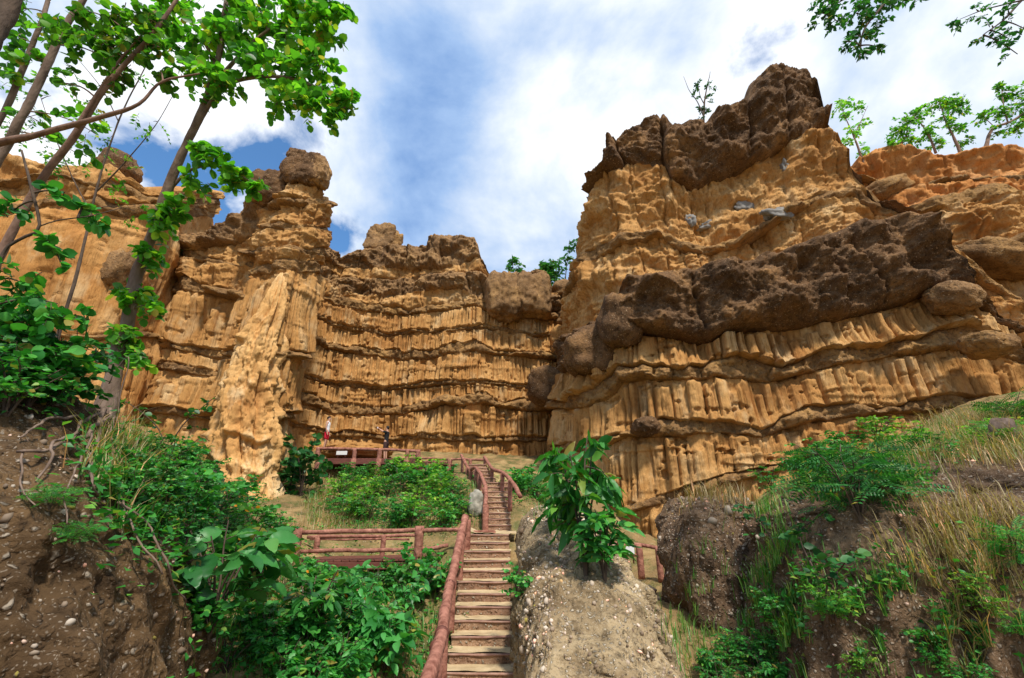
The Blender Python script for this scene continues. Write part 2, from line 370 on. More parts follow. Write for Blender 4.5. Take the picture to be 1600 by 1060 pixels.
def base_height(x, y):
    x = np.asarray(x, float); y = np.asarray(y, float)
    xc = np.clip(x, -34, 34); yc = np.clip(y, -20, 40)
    r = np.full(np.broadcast(x, y).shape, TW[-3]) + TW[-2] * xc + TW[-1] * yc
    for (cx, cy, _), w in zip(CTRL, TW[:len(CTRL)]):
        d2 = (xc - cx) ** 2 + (yc - cy) ** 2; r = r + w * .5 * d2 * np.log(d2 + 1e-12)
    return r
_gx = np.arange(-22, 24.01, .25); _gy = np.arange(0, 36.01, .25)
_gz = base_height(*np.meshgrid(_gx, _gy))
def ground(x, y):
    """height of the ground sheet"""
    x = np.asarray(x, float); y = np.asarray(y, float)
    fx = np.clip((x - _gx[0]) / .25, 0, len(_gx) - 1.001); fy = np.clip((y - _gy[0]) / .25, 0, len(_gy) - 1.001)
    i = fx.astype(int); j = fy.astype(int); a = fx - i; b = fy - j
    return ((_gz[j, i] * (1 - a) + _gz[j, i + 1] * a) * (1 - b) + (_gz[j + 1, i] * (1 - a) + _gz[j + 1, i + 1] * a) * b)
def ground_full(x, y):
    inside = (x > -22) & (x < 24) & (y > 0) & (y < 36)
    z = np.where(inside, ground(x, y), base_height(x, y))
    near = np.exp(-((x + .5) / 1.0) ** 2) * (y > 4) * (y < 22)
    sz = np.interp(y, [5, 7.4, 13, 15, 18, 19, 21, 22.5], [-3.32, -3.25, -.60, -.60, 1.0, 1.15, 1.9, 2.1]); cxs = np.interp(y, [7, 13, 18, 19, 21], [-.48, -.66, -.5, -1.05, -1.5])
    k = (1 - smooth(.62, 1.7, np.abs(x - cxs))) * smooth(5.5, 7, y) * (1 - smooth(21, 22.5, y)); z = z * (1 - k) + (sz - .05) * k
    return z + (1 - near) * (.12 * fbm(x * .9, y * .9, 0, 5, 4) + .04 * fbm(x * 4, y * 4, 0, 9, 3)) - near * .06
def build_ground():
    xs = np.r_[np.array([-400, -200, -100, -60, -40, -30, -25]), np.arange(-22, 24.01, .15), np.array([27, 32, 45, 70, 120, 220, 400])]
    ys = np.r_[np.array([-300, -120, -50, -20, -8, -2]), np.arange(0, 35, .15), np.array([37, 42, 50, 70, 120, 250, 500])]
    X, Y = np.meshgrid(xs, ys); Z = ground_full(X, Y)
    o = part('ground', np.stack([X, Y, Z], -1).reshape(-1, 3), grid_faces(len(ys), len(xs)), M['soil'])
    tag(o, 'sandy slope with weeds rising from the gully to the cliffs', 'ground', kind='structure')
build_ground()

# ------------------------------------------------------------------ cliffs
def solve_z(X, Y, poly, lo=-4.0, hi=45.0):
    poly = np.array(sorted(poly), float); zs = np.arange(lo, hi, .05)
    px, py = project(X[:, None], Y[:, None], zs[None])
    f = py - np.interp(px, poly[:, 0], poly[:, 1])
    neg = f < 0; first = np.argmax(neg, axis=1); first[~neg.any(axis=1)] = len(zs) - 1
    return zs[first]
def box_filter(a, n):
    if n < 2: return a
    k = np.ones(n) / n; return np.convolve(np.pad(a, (n, n), 'edge'), k, 'same')[n:-n]
def cells(s, width, seed):
    """irregular cells along s: (index, position -1..1, width)"""
    r = np.random.default_rng(seed); L = s.max() - s.min() + 4
    w = width * np.exp(r.normal(0, .62, int(L / width * 2) + 10)); e = s.min() - 2 + np.r_[0, np.cumsum(w)]
    i = np.clip(np.searchsorted(e, s) - 1, 0, len(w) - 1)
    return i, (s - e[i]) / w[i] * 2 - 1, w[i]
CLIFFS = []
def cliff(parent, plan, ds, dz, z0, layers, seed, depth=5.0, big=.35, thick_back=True, lean=0.0):
    pl, s = resample(plan, ds); t = np.gradient(pl, axis=0); t /= np.linalg.norm(t, axis=1)[:, None]
    k = max(3, int(.8 / ds)); t = np.stack([box_filter(t[:, 0], k), box_filter(t[:, 1], k)], 1); t /= np.linalg.norm(t, axis=1)[:, None]
    nrm = np.stack([t[:, 1], -t[:, 0]], 1); nu = len(s)
    bounds = [np.full(nu, z0) if np.isscalar(z0) else z0]
    ppx0, _ = project(pl[:, 0], pl[:, 1], np.full(nu, 5.0))
    for L in layers:
        off = L.get('off', 0.0)
        if 'th' in L:
            z = bounds[-1] + L['th'] * (1 + .45 * fbm(s * .6, 0, 0, seed + len(bounds) * 7, 3))
        else:
            q = pl + nrm * off; z = solve_z(q[:, 0], q[:, 1], L['top']); z = box_filter(z, max(2, int(L.get('blur', .25) / ds)))
            z = z + L.get('wob', .045) * fbm(s * 1.7, 0, 0, seed + 3 * len(bounds), 4)
        bounds.append(np.maximum(z, bounds[-1] + .06))
    rows_z, rows_o, splits = [], [], [0]
    S = s[:, None]
    for li, L in enumerate(layers):
        a, b = bounds[li], bounds[li + 1]; h = b - a; n = max(4, int(np.percentile(h, 85) / L.get('dz', dz)))
        tt = np.linspace(0, 1, n + 1)
        if li > 0: tt = tt[1:]
        T = tt[None, :]; Z = a[:, None] + h[:, None] * T; H = h[:, None]
        O = big * fbm(S * .22, Z * .10, 0, seed, 3) + .22 * fbm(S * .9, Z * .25, 0, seed + 40, 3)
        O = O + L.get('off', 0.0) - lean * Z
        sd = seed * 31 + li * 101; kind = L['kind']
        zoneamp = np.ones((nu, 1))
        if kind == 'flute':
            wd = L.get('w', .42) * .58; amp = L.get('amp', 1.0)
            warp = S + .03 * fbm(S * .8, Z * .18, 0, sd, 2) + .008 * fbm(S * 3, Z * 1.2, 0, sd + 1, 2)
            i, c, w = cells(warp, wd, sd + 2); edge = (1 - np.abs(c)) * w * .5
            r = np.random.default_rng(sd + 3).random(4000); r2 = np.random.default_rng(sd + 4).random(4000); r3 = np.random.default_rng(sd + 14).random(4000)
            A = (.05 + .20 * r[i] ** 1.6) * amp * np.clip(w / wd, .5, 1.6)
            top = 1 - .34 * r2[i] ** 2.2; tip = smooth(top - .08, top + .02, T + .04 * noise(warp * 6, Z * 2, 0, sd + 5))
            bot = .30 * r3[i] ** 3
            O = O + ((1 - np.abs(c) ** 4) * A + .05 * amp * (r3[(i * 7) % 4000] - .5) * 2) * (1 - .9 * tip) - .14 * amp * tip
            br = noise(i * 3.7, Z * .9, 0, sd + 21); O = O - .10 * amp * smooth(.35, .42, br) * r2[(i * 3) % 4000]
            O = O - (.10 + .16 * r[i]) * amp * np.exp(-(edge / .038) ** 2) * (1 - tip) * smooth(0, .06, T - bot)
            i2, c2, w2 = cells(warp + .02 * fbm(S * 2, Z * .6, 0, sd + 9, 2), wd * .4, sd + 6); e2 = (1 - np.abs(c2)) * w2 * .5
            O = O + (1 - np.abs(c2) ** 2) * .040 * amp - .075 * amp * np.exp(-(e2 / .03) ** 2) * smooth(-.1, .3, noise(S * 1.2, Z * .5, 0, sd + 20))
            O = O + L.get('flare', .16) * (1 - T) ** 2.5 * np.minimum(H, 2) * .6
            fm = fbm(S * .45, Z * .25, 3, sd + 7, 3); O = O - .18 * smooth(.35, .75, fm) * amp
            nt_ = fbm(S * 2.2, Z * 3.4, 0, sd + 8, 3); O = O - .17 * smooth(.68, .9, nt_) * amp
            shelf = noise(S * .22, Z * 1.5, 0, sd + 13); O = O + .09 * smooth(.45, .6, shelf) * (1 - smooth(.7, .95, shelf))
            O = O + .022 * fbm(S * 3.5, Z * 4.0, 0, sd + 11, 3) + .014 * fbm(S * 12, Z * 8, 0, sd + 12, 2)
        elif kind == 'rough':
            ff = fbm(S * .55 + .2 * noise(S * 2, Z * 2, 0, sd + 15), Z * .75, 0, sd, 4, .5) * 5; fl = np.floor(ff); tr = fl + smooth(.62, .95, ff - fl)
            f3 = fbm(S * 1.6, Z * 1.5, 0, sd + 16, 3) * 4; g3 = np.floor(f3); t3 = g3 + smooth(.6, .95, f3 - g3)
            O = O + L.get('amp', 1) * (.075 * tr + .035 * t3) + .05 * fbm(S * 3.0, Z * 3.0, 0, sd + 1, 4) + .08 * smooth(.1, .4, noise(S * .25, Z * 1.8, 0, sd + 2))
            i, c, w = cells(S + .25 * fbm(S * .8, Z * .6, 0, sd + 5, 3), 1.1, sd + 6); O = O - .16 * np.exp(-((1 - np.abs(c)) * w / .10) ** 2) + .10 * np.random.default_rng(sd).normal(0, 1, 4000)[i]
            i, c, w = cells(S + .08 * fbm(S, Z, 0, sd + 7, 3), .45, sd + 8); ed = (1 - np.abs(c)) * w * .5; O = O + .025 * (1 - np.abs(c) ** 4) - .09 * np.exp(-(ed / .04) ** 2) * smooth(0, .4, noise(S * .9, Z * .8, 0, sd + 18))
            O = O + .05 * smooth(.15, .3, noise(S * .25, Z * 2.4, 0, sd + 19)) + .05 * smooth(.1, .2, noise(S * .5 + 9, Z * 4.5, 0, sd + 20))
            O = O + .04 * fbm(S * 6, Z * 8, 0, sd + 9, 3, .65)
        elif kind == 'ledge':
            A = L.get('amp', .38)
            if 'xr' in L:
                x0, x1 = L['xr']; A = A * (smooth(x0 - 12, x0 + 12, ppx0) * (1 - smooth(x1 - 12, x1 + 12, ppx0)))[:, None]
            i, c, w = cells(S + .12 * fbm(S * 1.5, Z * 2, 0, sd + 4, 2), 1.5, sd + 5)
            blk = .6 + .7 * np.random.default_rng(sd + 6).random(4000)[i] - .55 * np.exp(-((1 - np.abs(c)) * w / .12) ** 2)
            A = A * np.clip(.55 + .75 * fbm(S * .55, 0, 0, sd, 3), .12, 1.6) * blk * np.clip(H / .2, .1, 1)
            zm = smooth(-.3, .3, noise(S * .35, 0, 0, sd + 31)); A = A * (.35 + .65 * zm)
            prof = np.minimum(1, (T / .16)) ** .6 * np.maximum(0, 1 - ((T - .16) / .84).clip(0) ** 2.4) ** .7
            O = O + A * prof + .11 * fbm(S * 2.2, Z * 3, 0, sd + 1, 4, .6) * (.3 + prof) + .035 * fbm(S * 8, Z * 8, 0, sd + 2, 3)
        elif kind == 'cap':
            A = L.get('amp', .7) * np.clip(H / 1.3, .05, 1); e = L.get('e', 3.0)
            if 'xr' in L: A = A * (.12 + .88 * smooth(L['xr'][0] - 30, L['xr'][0] + 30, ppx0))[:, None]
            warp = S + .35 * fbm(S * .5, Z * .35, 0, sd + 4, 3)
            i, c, w = cells(warp, L.get('w', 2.6), sd + 5)
            crack = np.exp(-((1 - np.abs(c)) * w / L.get('cw', .16)) ** 2)
            blk = np.random.default_rng(sd + 6).normal(0, L.get('jit', .16), 4000)[i]
            prof = np.maximum(0, 1 - np.abs(2 * T - 1) ** e) ** (1 / 2.0)
            if li == len(layers) - 1: prof = np.where(T > .5, np.maximum(0, 1 - (np.abs(2 * T - 1)) ** 5) ** .5 * .75 + .25 * (T < 2), prof)
            fc = fbm(S * .6, Z * .8, 0, sd + 8, 4) * 4; gc = np.floor(fc); fd = fbm(S * 1.5, Z * 2.0, 0, sd + 9, 3) * 3.5; gd = np.floor(fd)
            O = O + prof * (A + blk + .2 * A * fbm(S * .8, Z * .7, 0, sd + 7, 3) + .12 * (gc + smooth(.7, .97, fc - gc)) + .05 * (gd + smooth(.7, .97, fd - gd))) - crack * .32 * prof
            O = O + .10 * smooth(.1, .25, noise(S * .3, Z * 1.6, 0, sd + 10)) * prof
            O = O + .13 * fbm(S * 1.7, Z * 1.7, 0, sd + 1, 5, .58) + .045 * fbm(S * 7, Z * 7, 0, sd + 2, 3, .6) + .03 * np.abs(noise(S * 14, Z * 14, 0, sd + 3))
        rows_z.append(Z); rows_o.append(O); splits.append(splits[-1] + len(tt) - (1 if li == 0 else 0))
    Z = np.hstack(rows_z); O = np.hstack(rows_o)
    # the top runs back and down behind
    zt = Z[:, -1:]; ot = O[:, -1:]; kz = []; ko = []
    dep = np.full(nu, float(depth)) if np.isscalar(depth) else np.interp(s / s[-1], *zip(*depth))
    for back, dzt in ((.05, .10), (.12, .14), (.24, .10), (.44, -.15), (1, -.9), (1.12, -6), (1.16, -60)):
        kz.append(np.maximum(zt + dzt + .12 * fbm(S * 1.2, back, 0, seed + 70, 3), -5)); ko.append(ot - back * dep[:, None])
    Z = np.hstack([Z] + kz); O = np.hstack([O] + ko); splits[-1] = Z.shape[1] - 1
    V = np.stack([pl[:, 0:1] + nrm[:, 0:1] * O, pl[:, 1:2] + nrm[:, 1:2] * O, Z], -1)      # nu x rows
    CLIFFS.append(V[::2, ::2].reshape(-1, 3))
    obs = []
    for li, L in enumerate(layers):
        r0, r1 = splits[li], splits[li + 1]; sub = V[:, r0:r1 + 1].transpose(1, 0, 2)
        o = part(L.get('name', {'flute': 'fluted_face', 'rough': 'rock_face', 'ledge': 'ledge', 'cap': 'cap_rock'}[kind] if False else {'flute': 'fluted_face', 'rough': 'rock_face', 'ledge': 'ledge', 'cap': 'cap_rock'}[L['kind']]),
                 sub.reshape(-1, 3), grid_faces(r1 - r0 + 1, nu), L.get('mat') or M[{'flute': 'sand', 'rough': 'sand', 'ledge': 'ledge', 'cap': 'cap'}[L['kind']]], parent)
        obs.append(o)
    return obs

_ico = {}
def ico(sub):
    if sub not in _ico:
        import bmesh
        bm = bmesh.new(); bmesh.ops.create_icosphere(bm, subdivisions=sub, radius=1.0)
        bm.verts.ensure_lookup_table()
        _ico[sub] = (np.array([v.co[:] for v in bm.verts]), np.array([[v.index for v in f.verts] for f in bm.faces])); bm.free()
    return _ico[sub]
def lump(name, parent, px, py, d, wpx, hpx, dep, mat, seed, e=2.6, rough=.16, sub=4, tilt=0.0, flat_bottom=False):
    """a boulder that fills a wpx x hpx pixel box at distance d"""
    v, f = ico(sub); c = P(px, py, d); k = mpp(px, py, d)
    n = (np.abs(v) ** e).sum(1) ** (-1 / e); q = v * n[:, None]
    r = np.array([wpx * k / 2, dep / 2, hpx * k / 2])
    nz = fbm(v[:, 0] * 1.4, v[:, 1] * 1.4, v[:, 2] * 1.4, seed, 3) * rough + .085 * fbm(v[:, 0] * 4, v[:, 1] * 4, v[:, 2] * 4, seed + 5, 4, .62)
    q = q * (1 + nz)[:, None] * r
    q = q + v * (.035 * fbm(q[:, 0] * 6, q[:, 1] * 6, q[:, 2] * 6, seed + 9, 3))[:, None]
    ca, sa = math.cos(tilt), math.sin(tilt); q = np.stack([q[:, 0] * ca - q[:, 2] * sa, q[:, 1], q[:, 0] * sa + q[:, 2] * ca], 1)
    return part(name, q + c, f, mat, parent)

# back wall of the amphitheatre
back = thing('sandstone_cliff', 'tall fluted ochre cliff curving behind the people, dark caps on its skyline', 'cliff', (-4, 30, 0), kind='structure')
back.location = (0, 0, 0)
SKY_BACK = [(380, 375), (430, 372), (470, 366), (490, 372), (512, 388), (530, 405), (545, 398), (575, 393), (625, 386), (650, 388), (668, 383), (672, 372), (700, 366), (738, 368), (746, 384), (750, 402), (764, 428), (790, 432), (840, 430), (855, 438), (861, 458), (868, 470), (890, 470)]
cliff(back, [(-12.9, 23.2), (-13.5, 25.2), (-13.0, 28.3), (-10.7, 29.9), (-8, 30.5), (-5.4, 30.3), (-2.6, 29.5), (0, 30), (2.4, 30.2), (4.2, 31.2), (5.5, 33)], .045, .07, 0.5, [
    dict(kind='flute', top=[(430, 648), (470, 668), (520, 684), (600, 688), (690, 690), (760, 692), (860, 690)], w=.40),
    dict(kind='ledge', th=.30, amp=.22),
    dict(kind='flute', top=[(440, 610), (475, 632), (520, 647), (580, 651), (640, 648), (700, 637), (760, 634), (830, 645), (880, 640)], w=.36),
    dict(kind='ledge', th=.62, amp=.55),
    dict(kind='flute', top=[(440, 575), (500, 600), (600, 612), (680, 606), (760, 602), (860, 610)], w=.34),
    dict(kind='ledge', th=.24, amp=.24, xr=(600, 900)),
    dict(kind='flute', top=[(440, 508), (500, 545), (560, 556), (640, 566), (680, 562), (740, 550), (800, 557), (858, 564)], w=.34),
    dict(kind='ledge', th=.55, amp=.5),
    dict(kind='flute', top=[(440, 470), (520, 512), (600, 527), (690, 522), (760, 512), (830, 527), (870, 525)], w=.30, amp=.8),
    dict(kind='ledge', th=.25, amp=.25),
    dict(kind='flute', top=[(440, 425), (520, 480), (580, 492), (640, 497), (700, 487), (740, 477), (790, 500), (858, 500)], w=.30, amp=.8),
    dict(kind='ledge', th=.45, amp=.42),
    dict(kind='rough', top=[(440, 395), (480, 425), (530, 458), (600, 470), (660, 462), (720, 452), (760, 470), (790, 498), (858, 492)], amp=.7),
    dict(kind='cap', top=[(440, 372), (490, 402), (530, 436), (600, 441), (660, 434), (720, 424), (750, 425), (775, 450), (860, 462)], amp=.45, w=1.8, mat=M['capl']),
    dict(kind='rough', top=[(440, 360), (490, 395), (530, 424), (600, 424), (650, 424), (690, 424), (725, 408), (748, 404), (764, 436), (860, 460)], amp=.5),
    dict(kind='cap', top=SKY_BACK, amp=.45, w=2.0, mat=M['capl'], blur=.12),
], 11, big=.45, depth=[(0, .3), (.2, .5), (.38, 3.5), (1, 3.5)])
lump('cap_rock', back, 597, 374, 30.8, 44, 46, 1.6, M['capl'], 3, e=5, rough=.22, sub=5); lump('cap_rock', back, 616, 382, 30.8, 20, 30, 1.2, M['ledge'], 33, e=4, rough=.3)
lump('cap_rock', back, 788, 466, 29.6, 56, 72, 2.6, M['capl'], 8, e=4.2, rough=.10, sub=5); lump('cap_rock', back, 834, 464, 29.6, 52, 68, 2.6, M['capl'], 88, e=4.2, rough=.10, sub=5)
lump('cap_rock', back, 856, 604, 28.5, 66, 58, 2.0, M['cap'], 9, e=2.6, rough=.2, tilt=-.15)

# left wing behind the pillar
wing = thing('sandstone_cliff', 'ochre cliff wing with brown ledges between the leaning tree and the pale pillar', 'cliff', kind='structure')
cliff(wing, [(-21.5, 28), (-20.4, 25.2), (-19.4, 24.0), (-17, 23.4), (-14.5, 22.9), (-13.2, 22.4), (-12.5, 22.7), (-12.6, 23.9)], .055, .07, 0.0, [
    dict(kind='flute', top=[(200, 640), (300, 655), (440, 660)], w=.6),
    dict(kind='ledge', th=.3, amp=.3),
    dict(kind='flute', top=[(200, 585), (240, 578), (330, 590), (440, 600)], w=.5),
    dict(kind='ledge', th=.4, amp=.45),
    dict(kind='flute', top=[(200, 555), (240, 545), (300, 552), (350, 565), (440, 560)], w=.5, amp=.7),
    dict(kind='ledge', th=.35, amp=.5),
    dict(kind='flute', top=[(200, 465), (245, 460), (330, 462), (400, 480), (440, 470)], w=.55),
    dict(kind='ledge', th=.75, amp=.8),
    dict(kind='rough', top=[(200, 410), (260, 405), (320, 412), (380, 420), (440, 420)], amp=.6),
    dict(kind='ledge', th=.4, amp=.45),
    dict(kind='rough', top=[(200, 395), (250, 392), (300, 400), (350, 385), (400, 372), (440, 350)], amp=.6),
    dict(kind='cap', top=[(200, 385), (250, 382), (290, 378), (310, 368), (340, 362), (365, 350), (392, 326), (430, 300)], amp=.35, w=3, mat=M['capl'], e=4),
], 23, big=.4, depth=[(0, .6), (.15, 1.2), (.35, 3.5), (.6, 3), (.72, .8), (.85, .3), (1, .2)])

# free-standing pillar
pillar = thing('sandstone_pillar', 'banded sandstone tower crowned by a dark forked boulder, pale buttress at its foot', 'rock pillar', P(385, 770, 21) * np.array([1, 1, 1]), kind='structure')
LP = np.array(pillar.location)
def shift(obs):
    for o in obs: o.data.transform(__import__('mathutils').Matrix.Translation(-Vector(LP)))
shift(cliff(pillar, [(-15.6, 23.6), (-14.6, 22.4), (-13.7, 21.7), (-12.7, 21.2), (-11.9, 21.05), (-11.3, 21.4), (-11.1, 22.3), (-11.5, 23.8)], .05, .06, -.5, [
    dict(kind='flute', top=[(300, 650), (440, 655), (520, 660)], w=.5),
    dict(kind='ledge', th=.3, amp=.3),
    dict(kind='flute', top=[(300, 560), (440, 562), (520, 565)], w=.45),
    dict(kind='ledge', th=.4, amp=.35),
    dict(kind='flute', top=[(300, 430), (400, 432), (450, 424), (520, 430)], w=.42),
    dict(kind='ledge', th=.5, amp=.4),
    dict(kind='rough', top=[(300, 404), (400, 402), (450, 396), (520, 402)], amp=.7),
    dict(kind='ledge', th=.45, amp=.4),
    dict(kind='rough', top=[(300, 375), (400, 366), (450, 358), (520, 362)], amp=.8),
    dict(kind='ledge', th=.3, amp=.25),
    dict(kind='rough', top=[(300, 352), (400, 336), (450, 318), (520, 322)], amp=.9),
    dict(kind='ledge', th=.35, amp=.3),
    dict(kind='rough', top=[(300, 360), (380, 345), (398, 324), (440, 320), (449, 302), (453, 286), (500, 284), (507, 320), (512, 360), (540, 400)], amp=.8, blur=.1),
], 29, big=.2, depth=[(0, .3), (.3, .8), (.55, 1.3), (.8, .8), (1, .3)]))
def build_buttress():
    prof = [(380, 860, 104, 1.25), (386, 770, 84, 1.15), (388, 735, 70, 1.05), (384, 690, 86, 1.05), (388, 640, 80, .95), (395, 590, 68, .85), (404, 550, 58, .78), (414, 520, 46, .68), (426, 495, 33, .55), (434, 465, 25, .42), (440, 440, 14, .28), (442, 428, 5, .12)]
    pr = np.array([(*P(x, y, 20.75), w * mpp(x, y, 20.75) / 2, dp) for x, y, w, dp in prof])
    q, s_ = resample(pr, .05); na = 150; a = np.linspace(0, 2 * np.pi, na, endpoint=False)[None]; Z = q[:, 2:3]; ax = np.cos(a) * 2.2; ay = np.sin(a) * 2.2
    ang = a * 1.3 + .10 * fbm(ax, ay, Z * .3, 62, 3); i, c, w = cells(ang, .40, 63); ed = (1 - np.abs(c)) * w * .5
    R = 1 + .10 * fbm(ax * .7, ay * .7, Z * .35, 61, 3) + .12 * (1 - np.abs(c) ** 4) - .22 * np.exp(-(ed / .05) ** 2) * smooth(-.2, .3, noise(i * 3.1, Z * .7, 0, 69))
    for zc, th, am in ((2.0, .20, .22), (3.35, .13, .20), (5.7, .10, .08), (7.9, .16, .22)):
        zz = Z + .3 * fbm(ax * .6, ay * .6, 0, 64, 3); am = am * np.clip(.6 + fbm(ax * .6, ay * .6, zc * 3.7, 67, 3), 0, 1.3); R = R + am * np.exp(-((zz - zc) / th) ** 2) - .5 * am * np.exp(-((zz - zc + 2 * th) / th) ** 2)
    f6 = fbm(ax * 1.2, ay * 1.2, Z * .8, 71, 4) * 4; g6 = np.floor(f6); R = R + .09 * (g6 + smooth(.7, .97, f6 - g6)) + .08 * fbm(ax * 3, ay * 3, Z * 1.6, 65, 4, .62) + .03 * fbm(ax * 9, ay * 9, Z * 6, 66, 2)
    V = np.stack([q[:, 0:1] + q[:, 3:4] * R * np.cos(a), q[:, 1:2] + q[:, 4:5] * R * np.sin(a), np.broadcast_to(Z, R.shape)], -1)
    tag(part('buttress', V.reshape(-1, 3) - LP, grid_faces(len(q), na, True), M['sand_pale'], pillar), 'pale smooth buttress at the foot of the tower')
    for x, y, d, w, h, dp, mat, sd_, e, rf in ((478, 268, 21.4, 58, 62, 1.5, M['cap'], 5, 3.6, .14), (464, 254, 21.4, 30, 34, 1.2, M['cap'], 6, 3.2, .2), (498, 272, 21.4, 34, 52, 1.3, M['capl'], 7, 3.4, .16), (424, 297, 21.9, 62, 54, 1.5, M['cap'], 8, 4.2, .14)):
        shift([lump('cap_rock', pillar, x, y, d, w, h, dp, mat, sd_, e=e, rough=rf, sub=5)])
build_buttress()

# far left cliff
farleft = thing('sandstone_cliff', 'smooth yellow cliff behind the tree trunks at the picture edge', 'cliff', kind='structure')
cliff(farleft, [(-34, 13), (-29, 16), (-25, 18.4), (-22, 19.6), (-20.2, 20.2), (-19.5, 21.2), (-19.7, 23), (-20.5, 26)], .08, .10, 0.0, [
    dict(kind='flute', top=[(-400, 520), (0, 520), (130, 530), (250, 530)], w=.9, amp=.6, mat=M['sand_far']),
    dict(kind='ledge', th=.4, amp=.4),
    dict(kind='flute', top=[(-400, 330), (0, 330), (90, 325), (150, 330), (190, 345), (230, 340)], w=1.1, amp=.55, mat=M['sand_far'], flare=0),
    dict(kind='ledge', th=.6, amp=.5),
    dict(kind='rough', top=[(-400, 270), (0, 285), (60, 275), (120, 290), (160, 300), (200, 310), (230, 320)], amp=.8),
    dict(kind='ledge', th=.4, amp=.5),
    dict(kind='rough', top=[(-400, 230), (0, 236), (40, 245), (90, 262), (130, 255), (150, 240), (175, 262), (200, 282), (230, 300)], amp=.8),
], 37, big=.5)
lump('cap_rock', farleft, 184, 262, 20.6, 62, 50, 1.6, M['cap'], 15, e=2.6, tilt=-.5)
lump('cap_rock', farleft, 192, 420, 20.6, 40, 70, 1.3, M['capl'], 16, e=2.6, tilt=-.2)

# great right-hand cliff
right = thing('sandstone_cliff', 'massive tiered ochre cliff with an overhanging dark boulder band and dark summit blocks', 'cliff', kind='structure')
SKY_R = [(840, 520), (880, 475), (903, 440), (907, 380), (913, 345), (925, 320), (945, 287), (958, 265), (962, 240), (985, 205), (1005, 190), (1030, 190), (1045, 198), (1080, 195), (1100, 199), (1122, 180), (1165, 165), (1171, 138), (1200, 114), (1230, 108), (1258, 116), (1292, 150), (1306, 183), (1311, 222), (1322, 285), (1345, 335), (1375, 365), (1450, 400), (1480, 440), (1520, 505), (1700, 590)]
BAND_TOP = [(840, 545), (905, 520), (950, 488), (985, 442), (1020, 436), (1060, 426), (1110, 420), (1160, 416), (1200, 400), (1250, 384), (1330, 356), (1400, 343), (1445, 366), (1475, 405), (1486, 440), (1520, 470), (1700, 560)]
cliff(right, [(4.4, 33), (3.6, 29.5), (3.1, 26.5), (3.3, 24), (4.2, 21.8), (5.6, 20.3), (8.2, 19.3), (11.5, 18.6), (15.1, 18.0), (19, 17.2), (23, 16.2), (28, 14.5)], .055, .062, -3.0, [
    dict(kind='flute', top=[(880, 830), (1000, 800), (1200, 740), (1500, 700), (1700, 690)], w=.5, dz=.12, amp=.8),
    dict(kind='ledge', th=.35, amp=.4),
    dict(kind='flute', top=[(880, 705), (930, 708), (985, 684), (1060, 684), (1120, 680), (1190, 684), (1260, 662), (1400, 648), (1500, 640), (1700, 640)], w=.5),
    dict(kind='ledge', th=.5, amp=.55),
    dict(kind='flute', top=[(880, 640), (930, 640), (975, 600), (1000, 596), (1060, 598), (1130, 590), (1200, 596), (1300, 572), (1380, 560), (1480, 548), (1560, 556), (1700, 580)], w=.46),
    dict(kind='ledge', th=.85, amp=.75),
    dict(kind='flute', top=[(860, 590), (905, 575), (950, 545), (985, 524), (1050, 530), (1110, 536), (1132, 520), (1180, 515), (1250, 510), (1330, 495), (1400, 480), (1480, 452), (1520, 490), (1700, 570)], w=.42, amp=1.3, flare=.5),
    dict(kind='cap', top=BAND_TOP, amp=1.05, w=2.8, e=4.5, cw=.2, jit=.2, xr=(985, 3000), name='overhanging_band'),
    dict(kind='rough', top=[(880, 500), (905, 425), (940, 405), (985, 383), (1030, 368), (1060, 386), (1100, 397), (1150, 384), (1200, 358), (1270, 318), (1330, 308), (1372, 336), (1450, 372), (1700, 560)], off=-.5),
    dict(kind='ledge', th=.55, amp=.55, off=-.5),
    dict(kind='rough', top=[(880, 478), (903, 442), (908, 382), (914, 347), (926, 322), (946, 290), (958, 280), (964, 284), (985, 266), (1040, 266), (1046, 286), (1080, 292), (1130, 271), (1200, 240), (1290, 196), (1308, 205), (1313, 217), (1330, 272), (1352, 314), (1382, 342), (1450, 374), (1482, 417), (1522, 482), (1700, 562)], off=-.7),
    dict(kind='cap', top=SKY_R, off=-.7, amp=.6, w=2.4, e=6, cw=.2, jit=.25, blur=.10),
], 51, big=.45, depth=5)
for a in ((968, 505, 20.2, 66, 84, 2.2, M['cap'], 21, 2.8, 0), (926, 552, 21.6, 88, 76, 2.4, M['cap'], 22, 2.8, 0), (1010, 667, 19.6, 42, 30, 1.3, M['cap'], 23, 2.3, 0), (1488, 466, 16.6, 70, 46, 1.6, M['capl'], 24, 2.4, -.3), (1545, 540, 16.0, 66, 36, 1.5, M['ledge'], 25, 2.5, -.2)):
    lump('boulder', right, *a[:6], a[6], a[7], e=a[8], tilt=a[9], rough=.14)
def surface_at(px, py, tol=4.0, inset=0.0):
    """nearest cliff point seen at that pixel"""
    V = np.vstack(CLIFFS); a, b = project(V[:, 0], V[:, 1], V[:, 2]); k = (np.abs(a - px) < tol) & (np.abs(b - py) < tol) & (V[:, 1] > 5)
    if not k.any(): return surface_at(px, py, tol * 2, inset)
    return V[k][np.argmin(V[k][:, 1])] + np.array([0, inset, 0])
for k, (x, y, w, h) in enumerate(((1166, 326, 34, 22), (1215, 334, 44, 20), (1228, 262, 14, 34), (1108, 354, 34, 12), (1078, 345, 12, 20))):
    p = surface_at(x, y); lump('shale_plate', right, x, y, p[1] + .26, w, h, .5, M['gray'], 80 + k, e=3.5, rough=.4, sub=4)

